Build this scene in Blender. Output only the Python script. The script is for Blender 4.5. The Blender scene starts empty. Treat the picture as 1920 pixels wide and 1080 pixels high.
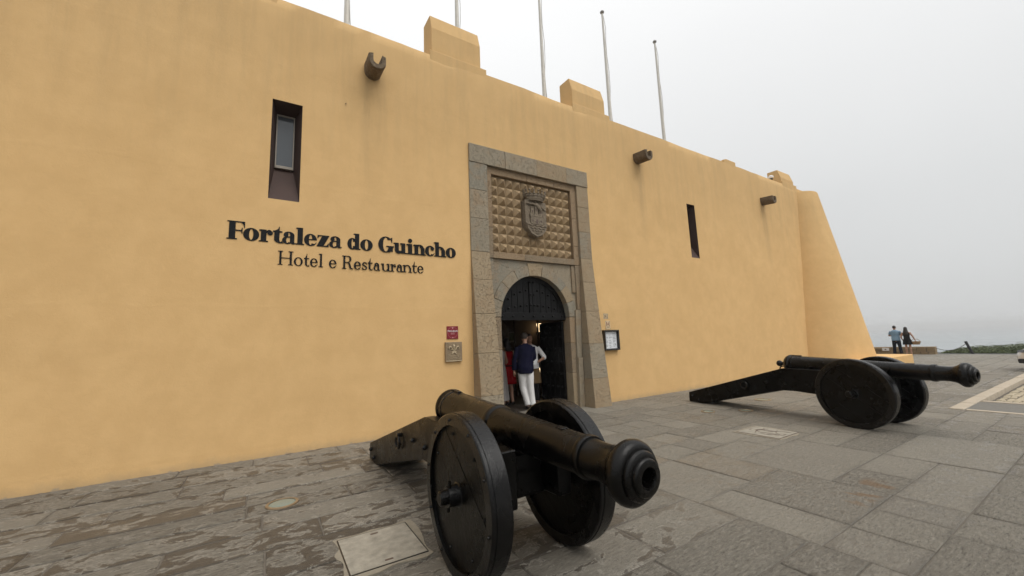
import bpy, bmesh, math, random
from mathutils import Vector, Matrix, noise
random.seed(7)
R = math.radians
PI = math.pi
sc = bpy.context.scene
COL = sc.collection

# ------------------------------------------------------------------ camera
cam_d = bpy.data.cameras.new('camera'); cam = bpy.data.objects.new('camera', cam_d); COL.objects.link(cam)
YAW, PITCH, ROLL = R(32.05), R(7.9), R(-2.28)
fw = Vector((math.sin(YAW)*math.cos(PITCH), math.cos(YAW)*math.cos(PITCH), math.sin(PITCH)))
rt0 = Vector((math.cos(YAW), -math.sin(YAW), 0)); up0 = rt0.cross(fw)
rt = rt0*math.cos(ROLL) + up0*math.sin(ROLL); up = up0*math.cos(ROLL) - rt0*math.sin(ROLL)
cam.matrix_world = Matrix(((rt.x, up.x, -fw.x, 0.0), (rt.y, up.y, -fw.y, -7.2625), (rt.z, up.z, -fw.z, 1.57), (0, 0, 0, 1)))
cam_d.sensor_width = 36.0; cam_d.lens = 735/1920*36
cam_d.clip_start = 0.05; cam_d.clip_end = 12000
sc.camera = cam

# ------------------------------------------------------------------ world: overcast, brighter to the zenith, a little real sky in it
SUN_EL, SUN_AZ = R(56), R(163)          # azimuth clockwise from +Y
world = bpy.data.worlds.new('World'); sc.world = world; world.use_nodes = True
wn, wl = world.node_tree.nodes, world.node_tree.links
wn.clear()
w_out = wn.new('ShaderNodeOutputWorld'); w_bg = wn.new('ShaderNodeBackground')
sky = wn.new('ShaderNodeTexSky'); sky.sky_type = 'NISHITA'; sky.sun_disc = False
sky.sun_elevation = SUN_EL; sky.sun_rotation = SUN_AZ; sky.dust_density = 6.0; sky.air_density = 1.0
w_bg.inputs['Strength'].default_value = 0.1
tc = wn.new('ShaderNodeTexCoord'); sep = wn.new('ShaderNodeSeparateXYZ'); ramp = wn.new('ShaderNodeValToRGB')
wl.new(tc.outputs['Generated'], sep.inputs[0])
wl.new(sep.outputs['Z'], ramp.inputs['Fac'])
# an even cloud deck: radiance (x10) by the sine of the elevation
E = ramp.color_ramp.elements
E[0].position = 0.0; E[0].color = (0.54, 0.548, 0.548, 1)
E[1].position = 1.0; E[1].color = (1.03, 1.03, 1.025, 1)
e = ramp.color_ramp.elements.new(0.25); e.color = (0.632, 0.64, 0.64, 1)
e = ramp.color_ramp.elements.new(0.62); e.color = (0.86, 0.865, 0.865, 1)
cn = wn.new('ShaderNodeTexNoise'); cn.inputs['Scale'].default_value = 1.6; cn.inputs['Detail'].default_value = 3
wl.new(tc.outputs['Generated'], cn.inputs['Vector'])
cmr = wn.new('ShaderNodeMapRange'); cmr.inputs['To Min'].default_value = 9.5; cmr.inputs['To Max'].default_value = 11.1
wl.new(cn.outputs['Fac'], cmr.inputs['Value'])
gain = wn.new('ShaderNodeVectorMath'); gain.operation = 'SCALE'
wl.new(ramp.outputs['Color'], gain.inputs[0]); wl.new(cmr.outputs['Result'], gain.inputs['Scale'])
mixw = wn.new('ShaderNodeMix'); mixw.data_type = 'RGBA'; mixw.inputs[0].default_value = 0.03
wl.new(gain.outputs['Vector'], mixw.inputs[6]); wl.new(sky.outputs['Color'], mixw.inputs[7])
wl.new(mixw.outputs[2], w_bg.inputs['Color']); wl.new(w_bg.outputs[0], w_out.inputs['Surface'])

sun_d = bpy.data.lights.new('sun', 'SUN'); sun = bpy.data.objects.new('sun', sun_d); COL.objects.link(sun)
sun_d.energy = 1.5; sun_d.angle = R(40); sun_d.color = (1.0, 0.97, 0.92)
sdir = Vector((math.sin(SUN_AZ)*math.cos(SUN_EL), math.cos(SUN_AZ)*math.cos(SUN_EL), math.sin(SUN_EL)))
sun.rotation_euler = sdir.to_track_quat('Z', 'Y').to_euler()
sun.location = (0, -10, 30)

sc.view_settings.view_transform = 'Standard'; sc.view_settings.look = 'None'
sc.view_settings.exposure = 0.18; sc.view_settings.gamma = 1.0; sc.view_settings.use_curve_mapping = False
sc.cycles.use_denoising = True
sc.cycles.max_bounces = 5; sc.cycles.diffuse_bounces = 3; sc.cycles.glossy_bounces = 2; sc.cycles.volume_bounces = 0
sc.cycles.use_adaptive_sampling = True; sc.cycles.adaptive_threshold = 0.02

# ------------------------------------------------------------------ material helpers
class NT:
    def __init__(s, name):
        s.m = bpy.data.materials.new(name); s.m.use_nodes = True
        s.n = s.m.node_tree.nodes; s.l = s.m.node_tree.links
        s.b = s.n['Principled BSDF']
    def new(s, t, **k):
        x = s.n.new(t)
        for a, v in k.items(): setattr(x, a, v)
        return x
    def pos(s, scale=(1, 1, 1), obj=False):
        mp = s.new('ShaderNodeMapping'); mp.inputs['Scale'].default_value = scale
        src = s.new('ShaderNodeTexCoord').outputs['Object'] if obj else s.new('ShaderNodeNewGeometry').outputs['Position']
        s.l.new(src, mp.inputs['Vector']); return mp.outputs[0]
    def noise(s, vec, scale, detail=4, rough=0.55, dist=0.0):
        x = s.new('ShaderNodeTexNoise'); x.inputs['Scale'].default_value = scale
        x.inputs['Detail'].default_value = detail; x.inputs['Roughness'].default_value = rough; x.inputs['Distortion'].default_value = dist
        s.l.new(vec, x.inputs['Vector']); return x.outputs['Fac']
    def rng(s, v, a, b, c=0.0, d=1.0, smooth=True):
        x = s.new('ShaderNodeMapRange')
        if smooth: x.interpolation_type = 'SMOOTHSTEP'
        for i, val in zip(('From Min', 'From Max', 'To Min', 'To Max'), (a, b, c, d)): x.inputs[i].default_value = val
        s.l.new(v, x.inputs['Value']); return x.outputs['Result']
    def mix(s, f, a, b, blend='MIX'):
        x = s.new('ShaderNodeMix', data_type='RGBA', blend_type=blend)
        for sock, v in ((x.inputs[0], f), (x.inputs[6], a), (x.inputs[7], b)):
            if isinstance(v, bpy.types.NodeSocket): s.l.new(v, sock)
            elif isinstance(v, (int, float)): sock.default_value = v
            else: sock.default_value = (*v, 1)
        return x.outputs[2]
    def math(s, op, a, b=0.0):
        x = s.new('ShaderNodeMath', operation=op)
        for sock, v in ((x.inputs[0], a), (x.inputs[1], b)):
            if isinstance(v, bpy.types.NodeSocket): s.l.new(v, sock)
            else: sock.default_value = v
        return x.outputs[0]
    def set(s, name, v):
        sock = s.b.inputs[name]
        if isinstance(v, bpy.types.NodeSocket): s.l.new(v, sock)
        elif isinstance(v, (int, float)): sock.default_value = v
        else: sock.default_value = (*v, 1)
        return s
    def bump(s, h, strength=0.3, dist=0.02, prev=None):
        x = s.new('ShaderNodeBump'); x.inputs['Strength'].default_value = strength; x.inputs['Distance'].default_value = dist
        s.l.new(h, x.inputs['Height'])
        if prev is not None: s.l.new(prev, x.inputs['Normal'])
        s.l.new(x.outputs[0], s.b.inputs['Normal']); return x.outputs[0]

MAT = {}
def simple(name, c, rough=0.6, var=0.15, scale=12, bump=0.15, dist=0.004, metal=0.0, spec=0.5, obj=False):
    t = NT(name); p = t.pos(obj=obj); f = t.noise(p, scale, 5)
    lo = tuple(v*(1-var) for v in c); hi = tuple(min(1, v*(1+var)) for v in c)
    t.set('Base Color', t.mix(f, lo, hi)).set('Roughness', rough).set('Metallic', metal)
    t.b.inputs['Specular IOR Level'].default_value = spec
    if bump: t.bump(t.noise(p, scale*4, 4), bump, dist)
    MAT[name] = t.m; return t.m

def m_plaster():
    t = NT('plaster')
    p = t.pos(); big = t.noise(p, 0.42, 5, 0.55, 0.0); med = t.noise(p, 2.1, 7, 0.66, 0.15)
    streak = t.noise(t.pos((2.4, 2.4, 0.20)), 1.7, 7, 0.68)
    fine = t.noise(p, 34, 6, 0.65); grit = t.noise(p, 130, 3, 0.6)
    trowel = t.noise(t.pos((1.0, 1.0, 1.3)), 4.5, 7, 0.66, 0.25)
    s3 = t.new('ShaderNodeSeparateXYZ'); t.l.new(t.pos(), s3.inputs[0]); z = s3.outputs['Z']; X = s3.outputs['X']
    c = t.mix(t.rng(med, 0.34, 0.68), (0.655, 0.424, 0.192), (0.708, 0.466, 0.216))
    c = t.mix(t.rng(big, 0.40, 0.66, 0, 0.24), c, (0.60, 0.385, 0.168))
    c = t.mix(t.rng(trowel, 0.55, 0.78, 0, 0.2), c, (0.78, 0.52, 0.24))
    c = t.mix(t.rng(trowel, 0.42, 0.28, 0, 0.18), c, (0.60, 0.375, 0.15))
    # weather: greyed towards the parapet, with rain streaks running down from it
    c = t.mix(t.math('MULTIPLY', t.rng(z, 3.8, 7.8), 0.34), c, (0.50, 0.345, 0.172))
    top = t.math('MULTIPLY', t.rng(z, 3.2, 7.5), t.rng(streak, 0.44, 0.64))
    c = t.mix(t.math('MULTIPLY', top, 0.22), c, (0.41, 0.285, 0.145))
    # run-off below each water spout
    for sx, sz in ((1.54, 6.75), (9.08, 6.66), (16.25, 6.5)):
        m = t.math('MULTIPLY', t.rng(t.math('ABSOLUTE', t.math('SUBTRACT', X, sx)), 0.34, 0.02), t.math('MULTIPLY', t.rng(z, sz-3.2, sz), t.rng(z, sz+0.12, sz-0.05)))
        c = t.mix(t.math('MULTIPLY', m, t.rng(streak, 0.36, 0.60, 0.1, 0.32)), c, (0.33, 0.23, 0.125))
    # splash dirt and lost paint along the foot
    ragged = t.math('ADD', z, t.math('MULTIPLY', t.noise(p, 4.5, 6, 0.7), -0.22))
    c = t.mix(t.rng(ragged, 0.03, -0.12, 0, 0.5), c, (0.40, 0.29, 0.17))
    c = t.mix(t.rng(ragged, -0.105, -0.120, 0, 0.6), c, (0.30, 0.265, 0.215))
    crack = t.noise(p, 1.3, 9, 0.72, 0.4)
    line = t.math('MULTIPLY', t.rng(t.math('ABSOLUTE', t.math('SUBTRACT', crack, 0.5)), 0.0035, 0.0), t.rng(big, 0.54, 0.64))
    c = t.mix(t.math('MULTIPLY', line, 0.40), c, (0.30, 0.19, 0.09))
    c = t.mix(t.rng(grit, 0.62, 0.75, 0, 0.22), c, (0.42, 0.27, 0.12))
    t.set('Base Color', c).set('Roughness', 0.92); t.b.inputs['Specular IOR Level'].default_value = 0.2
    # day joints of the plasterer: slightly wandering level ridges
    wander = t.math('ADD', z, t.math('MULTIPLY', t.noise(t.pos((0.5, 0.5, 0.0)), 1.6, 4), 0.34))
    ridge = t.rng(t.math('PINGPONG', t.math('SUBTRACT', wander, 0.35), 1.05), 0.05, 0.0)
    n1 = t.bump(ridge, 0.03, 0.03); n2 = t.bump(trowel, 0.10, 0.03, n1); n3 = t.bump(fine, 0.28, 0.008, n2); t.bump(grit, 0.25, 0.003, n3)
    MAT['plaster'] = t.m
m_plaster()

def m_stone(name, cols, pit=0.6, warm=(0.30, 0.205, 0.12)):
    t = NT(name); p = t.pos()
    rnd = t.new('ShaderNodeObjectInfo').outputs['Random']
    off = t.new('ShaderNodeVectorMath', operation='ADD'); t.l.new(p, off.inputs[0])
    cmb = t.new('ShaderNodeCombineXYZ'); 
    for i in range(3): t.l.new(t.math('MULTIPLY', rnd, (13.1, 7.7, 29.3)[i]), cmb.inputs[i])
    t.l.new(cmb.outputs[0], off.inputs[1]); v = off.outputs[0]
    r = t.new('ShaderNodeValToRGB'); r.color_ramp.interpolation = 'CONSTANT'
    els = r.color_ramp.elements
    for i, cc in enumerate(cols):
        e = els[i] if i < 2 else els.new(0.5)
        e.position = i/len(cols); e.color = (*cc, 1)
    t.l.new(rnd, r.inputs['Fac'])
    a = t.noise(v, 3.0, 6, 0.6, 0.7); b = t.noise(v, 30, 7, 0.7, 0.2); vor = t.noise(v, 26, 8, 0.74, 0.25)
    c = t.mix(t.rng(a, 0.45, 0.7, 0, 0.6), r.outputs['Color'], warm)
    c = t.mix(t.rng(b, 0.42, 0.70, 0, 0.42), c, (0.37, 0.31, 0.225))
    pits = t.rng(vor, 0.36, 0.44, 1, 0)
    c = t.mix(t.math('MULTIPLY', pits, pit), c, (0.095, 0.078, 0.058))
    t.set('Base Color', c).set('Roughness', 0.9); t.b.inputs['Specular IOR Level'].default_value = 0.25
    n1 = t.bump(b, 0.7, 0.016); t.bump(t.rng(vor, 0.36, 0.48), 0.7, 0.016, n1)
    MAT[name] = t.m
m_stone('frame_stone', [(0.295, 0.248, 0.180), (0.250, 0.228, 0.180), (0.325, 0.250, 0.160), (0.278, 0.240, 0.178), (0.232, 0.215, 0.175)], 0.34)
m_stone('warm_stone', [(0.27, 0.19, 0.115), (0.29, 0.205, 0.125), (0.235, 0.18, 0.12)], 0.15)
m_stone('relief_stone', [(0.37, 0.262, 0.145), (0.40, 0.285, 0.165), (0.345, 0.245, 0.14)], 0.12, (0.33, 0.225, 0.12))
m_stone('crest_stone', [(0.20, 0.160, 0.115), (0.205, 0.165, 0.12)], 0.2, (0.17, 0.135, 0.10))
m_stone('spout_stone', [(0.13, 0.095, 0.062), (0.15, 0.11, 0.07)], 0.3, (0.10, 0.07, 0.045))
m_stone('rubble', [(0.30, 0.22, 0.13), (0.33, 0.24, 0.15), (0.26, 0.20, 0.13)], 0.6)

def m_slab():
    t = NT('slab'); p = t.pos()
    at = t.new('ShaderNodeAttribute', attribute_name='rnd').outputs['Fac']
    at2 = t.math('FRACT', t.math('MULTIPLY', at, 17.31))
    off = t.new('ShaderNodeVectorMath', operation='ADD'); t.l.new(p, off.inputs[0])
    cmb = t.new('ShaderNodeCombineXYZ'); t.l.new(t.math('MULTIPLY', at, 41), cmb.inputs[0]); t.l.new(t.math('MULTIPLY', at2, 23), cmb.inputs[1])
    t.l.new(cmb.outputs[0], off.inputs[1]); v = off.outputs[0]
    mp = t.new('ShaderNodeMapping'); mp.inputs['Scale'].default_value = (1.0, 1.55, 1.0); mp.inputs['Rotation'].default_value = (0, 0, 0.35)
    t.l.new(v, mp.inputs['Vector']); st = mp.outputs[0]
    riven = t.noise(st, 9, 10, 0.74, 0.35); grain = t.noise(v, 70, 4, 0.7); cloud = t.noise(v, 1.5, 5, 0.6, 0.5)
    mp2 = t.new('ShaderNodeMapping'); mp2.inputs['Scale'].default_value = (0.8, 2.6, 1.0); mp2.inputs['Rotation'].default_value = (0, 0, -0.5); t.l.new(v, mp2.inputs['Vector'])
    fleck = t.noise(mp2.outputs[0], 16, 9, 0.76, 0.3); speck = t.noise(v, 34, 8, 0.78, 0.2)
    at3 = t.math('FRACT', t.math('MULTIPLY', at, 71.7)); roughs = t.rng(at3, 0.1, 0.9, 0.45, 0.95)      # some slabs are riven, some worn smooth
    # distance to the slab's own edge
    def edge_attr(nm):
        s_ = t.new('ShaderNodeSeparateXYZ'); t.l.new(t.new('ShaderNodeAttribute', attribute_name=nm).outputs['Vector'], s_.inputs[0]); return t.math('MINIMUM', s_.outputs[0], s_.outputs[1])
    dist = t.math('MINIMUM', edge_attr('d0'), edge_attr('d1'))
    dist = t.math('ADD', dist, t.math('MULTIPLY', t.math('SUBTRACT', riven, 0.5), 0.16))
    near = t.rng(dist, 0.075, 0.0)
    c = t.mix(at, (0.192, 0.174, 0.143), (0.238, 0.217, 0.178))
    c = t.mix(t.rng(at2, 0.86, 0.98, 0, 0.35), c, (0.245, 0.20, 0.145))
    c = t.mix(t.rng(cloud, 0.40, 0.68, 0, 0.40), c, (0.175, 0.157, 0.128))
    c = t.mix(t.math('MULTIPLY', t.rng(riven, 0.52, 0.68, 0, 0.55), roughs), c, (0.33, 0.305, 0.255))
    c = t.mix(t.math('MULTIPLY', t.rng(fleck, 0.455, 0.38, 0, 0.75), roughs), c, (0.072, 0.062, 0.049))
    c = t.mix(t.math('MULTIPLY', t.rng(fleck, 0.50, 0.62, 0, 0.7), roughs), c, (0.335, 0.307, 0.252))
    c = t.mix(t.rng(speck, 0.45, 0.35, 0, 0.5), c, (0.080, 0.078, 0.063))
    c = t.mix(t.rng(grain, 0.55, 0.8, 0, 0.35), c, (0.33, 0.31, 0.265))
    c = t.mix(t.math('MULTIPLY', near, t.rng(cloud, 0.4, 0.6, 0.1, 0.45)), c, (0.12, 0.105, 0.085))
    # damp: the strip by the wall and round the cannon has not dried; it lingers along the joints and slab by slab
    xs = t.new('ShaderNodeSeparateXYZ'); t.l.new(t.pos(), xs.inputs[0])
    zone = t.math('MULTIPLY', t.rng(xs.outputs['X'], 4.3, 1.6), 1.0)
    wetn = t.noise(t.pos((1.0, 1.7, 1.0)), 4.2, 10, 0.66, 0.5)
    thr = t.math('ADD', t.math('ADD', wetn, t.math('MULTIPLY', zone, 0.045)), t.math('ADD', t.math('MULTIPLY', t.math('SUBTRACT', at2, 0.5), 0.15), t.math('MULTIPLY', t.rng(dist, 0.12, 0.0), 0.05)))
    wet = t.rng(thr, 0.565, 0.60)
    wet2 = t.rng(thr, 0.535, 0.57)
    edge = t.math('MULTIPLY', t.math('SUBTRACT', wet2, wet), t.math('ADD', t.math('MULTIPLY', zone, 0.75), 0.05))
    c = t.mix(edge, c, (0.36, 0.335, 0.285))
    c = t.mix(t.math('MULTIPLY', wet, t.rng(zone, 0, 1, 0.12, 0.74)), c, (0.070, 0.058, 0.046))
    # mortar dust, rust marks
    rust = t.noise(t.pos((4, 1.3, 1)), 2.0, 4)
    bx = t.math('MULTIPLY', t.rng(t.math('ABSOLUTE', t.math('SUBTRACT', xs.outputs['X'], 5.0)), 0.55, 0.3), t.rng(t.math('ABSOLUTE', t.math('ADD', xs.outputs['Y'], 5.6)), 0.16, 0.10))
    c = t.mix(t.math('MULTIPLY', bx, t.rng(rust, 0.5, 0.58, 0, 0.6)), c, (0.20, 0.115, 0.05))
    t.set('Base Color', c)
    ro = t.math('SUBTRACT', 0.80, t.math('MULTIPLY', wet, 0.34)); t.set('Roughness', t.math('SUBTRACT', ro, t.math('MULTIPLY', t.rng(cloud, 0.5, 0.75), 0.16)))
    t.b.inputs['Specular IOR Level'].default_value = 0.4
    n1 = t.bump(t.math('MULTIPLY', t.math('ADD', riven, fleck), roughs), 1.0, 0.035); n2 = t.bump(speck, 0.7, 0.010, n1); t.bump(grain, 0.5, 0.004, n2)
    MAT['slab'] = t.m
m_slab()
simple('joint', (0.12, 0.105, 0.085), 0.95, 0.35, 9, 0.4, 0.01)
simple('cement', (0.255, 0.225, 0.172), 0.95, 0.25, 18, 0.5, 0.01)
simple('cover_stone', (0.30, 0.275, 0.225), 0.85, 0.5, 14, 0.5, 0.008)
simple('earth', (0.14, 0.12, 0.085), 0.95, 0.3, 1.5, 0.5, 0.03)
simple('pale_kerb', (0.42, 0.36, 0.28), 0.9, 0.2, 6, 0.4, 0.01)
simple('asphalt', (0.085, 0.083, 0.08), 0.9, 0.2, 30, 0.5, 0.006)
simple('strip_grey', (0.155, 0.147, 0.13), 0.9, 0.25, 14, 0.5, 0.008)
simple('cobble', (0.42, 0.36, 0.26), 0.85, 0.4, 7, 0.4, 0.01)
simple('letter_black', (0.006, 0.006, 0.0065), 0.5, 0.1, 20, 0.05, spec=0.2)
simple('dark_metal', (0.02, 0.018, 0.016), 0.4, 0.2, 20, 0.1)
simple('brown_paint', (0.052, 0.027, 0.020), 0.75, 0.25, 5, 0.3, 0.006)
simple('frame_paint', (0.34, 0.30, 0.25), 0.6, 0.1, 20, 0.1)
simple('pole_white', (0.56, 0.54, 0.49), 0.4, 0.15, 6, 0.05)
simple('pole_rope', (0.40, 0.38, 0.34), 0.9, 0.2, 60, 0.2)
simple('pole_cap', (0.30, 0.29, 0.28), 0.35, 0.1, 10, 0, metal=0.6)
simple('plaque_red', (0.20, 0.008, 0.016), 0.4, 0.08, 10, 0.03)
simple('print_white', (0.80, 0.78, 0.76), 0.6, 0.03, 20, 0)
simple('print_pink', (0.62, 0.30, 0.30), 0.6, 0.03, 20, 0)
simple('print_dark', (0.10, 0.065, 0.05), 0.6, 0.05, 20, 0)
simple('print_grey', (0.30, 0.31, 0.33), 0.7, 0.05, 20, 0)
simple('print_maroon', (0.16, 0.03, 0.035), 0.6, 0.05, 20, 0)
simple('tile_cream', (0.60, 0.46, 0.28), 0.5, 0.08, 20, 0.05)
simple('paper', (0.72, 0.74, 0.76), 0.7, 0.04, 8, 0.02)
simple('bronze', (0.27, 0.20, 0.125), 0.42, 0.35, 14, 0.2, 0.003, metal=0.35)
simple('bronze_raised', (0.47, 0.38, 0.25), 0.38, 0.2, 14, 0.1, 0.002, metal=0.35)
simple('steel', (0.42, 0.42, 0.40), 0.35, 0.12, 16, 0.05, metal=0.8)
simple('skin', (0.42, 0.24, 0.165), 0.55, 0.08, 20, 0.05)
simple('skin_tan', (0.34, 0.185, 0.12), 0.55, 0.08, 20, 0.05)
simple('hair_dark', (0.016, 0.011, 0.009), 0.5, 0.3, 60, 0.5, 0.006)
simple('hair_grey', (0.045, 0.034, 0.026), 0.6, 0.4, 60, 0.5, 0.006)
simple('hair_fair', (0.20, 0.125, 0.06), 0.55, 0.3, 60, 0.5, 0.006)
def cloth(name, c, rough=0.9, fold=0.5):
    t = NT(name); p = t.pos((1, 1, 0.45), obj=True); f = t.noise(p, 9, 4, 0.55, 0.8)
    t.set('Base Color', t.mix(f, tuple(v*0.85 for v in c), tuple(min(1, v*1.12) for v in c))).set('Roughness', rough)
    t.b.inputs['Specular IOR Level'].default_value = 0.15
    n = t.bump(f, fold, 0.035); t.bump(t.noise(t.pos(obj=True), 240, 2), 0.2, 0.001, n); MAT[name] = t.m
cloth('navy_cloth', (0.006, 0.0065, 0.022)); cloth('white_cloth', (0.72, 0.71, 0.70)); cloth('red_cloth', (0.30, 0.006, 0.010))
cloth('brown_cloth', (0.13, 0.085, 0.042)); cloth('black_cloth', (0.012, 0.011, 0.012)); cloth('blue_cloth', (0.20, 0.30, 0.40)); cloth('denim', (0.016, 0.019, 0.028)); cloth('cream_cloth', (0.45, 0.42, 0.40))
simple('leather', (0.018, 0.015, 0.013), 0.45, 0.2, 20, 0.1)
simple('wicker', (0.30, 0.19, 0.10), 0.8, 0.35, 60, 0.6, 0.006)
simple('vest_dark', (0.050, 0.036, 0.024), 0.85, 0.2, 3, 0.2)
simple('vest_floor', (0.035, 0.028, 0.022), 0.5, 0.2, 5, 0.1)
simple('vest_white', (0.36, 0.33, 0.28), 0.85, 0.1, 5, 0.1)
simple('wood_dark', (0.055, 0.03, 0.016), 0.55, 0.3, 8, 0.2)
simple('picture_green', (0.09, 0.10, 0.05), 0.6, 0.6, 22, 0)
simple('chain', (0.10, 0.09, 0.08), 0.6, 0.2, 20, 0.1)
simple('post_wood', (0.022, 0.022, 0.025), 0.7, 0.2, 14, 0.2)

def m_black(name, c, rough, bstr=0.25, spec=0.32):
    t = NT(name); p = t.pos(obj=True); a = t.noise(p, 3.2, 6, 0.6, 0.5); b = t.noise(p, 55, 5, 0.65); ch = t.noise(p, 16, 8, 0.75, 0.6)
    cc = t.mix(t.rng(a, 0.35, 0.7), c, tuple(v*1.9 for v in c))
    cc = t.mix(t.rng(ch, 0.70, 0.76, 0, 0.4), cc, (0.05, 0.048, 0.046))
    t.set('Base Color', cc).set('Roughness', t.rng(a, 0.3, 0.7, rough-0.06, rough+0.12))
    t.b.inputs['Specular IOR Level'].default_value = spec
    n = t.bump(ch, bstr, 0.006); t.bump(b, bstr*0.8, 0.003, n); MAT[name] = t.m
m_black('gun_iron', (0.0022, 0.0020, 0.0018), 0.24, 0.4, 0.25)
m_black('gun_wood', (0.0016, 0.0015, 0.0014), 0.27, 0.6, 0.17)
m_black('gun_ring', (0.0028, 0.0027, 0.0028), 0.24, 0.6, 0.32)
m_black('door_black', (0.0030, 0.0028, 0.0030), 0.45, 0.4, 0.22)

def m_glass(name, tint, rough):
    t = NT(name); t.set('Base Color', tint).set('Roughness', rough); t.b.inputs['Specular IOR Level'].default_value = 0.7
    n = t.noise(t.pos(), 1.2, 2); t.bump(n, 0.04, 0.05); MAT[name] = t.m
m_glass('blind_glass', (0.085, 0.095, 0.105), 0.08)
m_glass('lens_glass', (0.19, 0.24, 0.215), 0.25)
m_glass('car_glass', (0.012, 0.015, 0.018), 0.05)
def m_paint():
    t = NT('car_paint'); t.set('Base Color', (0.62, 0.63, 0.64)).set('Roughness', 0.25); t.b.inputs['Coat Weight'].default_value = 0.6; MAT['car_paint'] = t.m
m_paint()
simple('rubber', (0.015, 0.015, 0.015), 0.8, 0.2, 30, 0.2)
def m_emit(name, c, s):
    t = NT(name); t.set('Base Color', c); t.b.inputs['Emission Color'].default_value = (*c, 1); t.b.inputs['Emission Strength'].default_value = s; MAT[name] = t.m
m_emit('lamp_glow', (1.0, 0.72, 0.40), 3.0)
def m_leaf():
    t = NT('scrub_leaf'); a = t.new('ShaderNodeAttribute', attribute_name='rnd').outputs['Fac']
    t.set('Base Color', t.mix(a, (0.040, 0.058, 0.018), (0.12, 0.145, 0.05))).set('Roughness', 0.7); MAT['scrub_leaf'] = t.m
m_leaf()
def m_sea():
    t = NT('sea_water'); p = t.pos((1.0, 0.35, 1)); w = t.noise(p, 0.12, 6, 0.6, 0.3)
    t.set('Base Color', t.mix(t.rng(t.noise(t.pos((1, .25, 1)), 0.02, 5), 0.35, 0.65), (0.20, 0.235, 0.25), (0.30, 0.335, 0.345))).set('Roughness', 0.35)
    t.bump(w, 0.5, 0.6); MAT['sea_water'] = t.m
m_sea()

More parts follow.
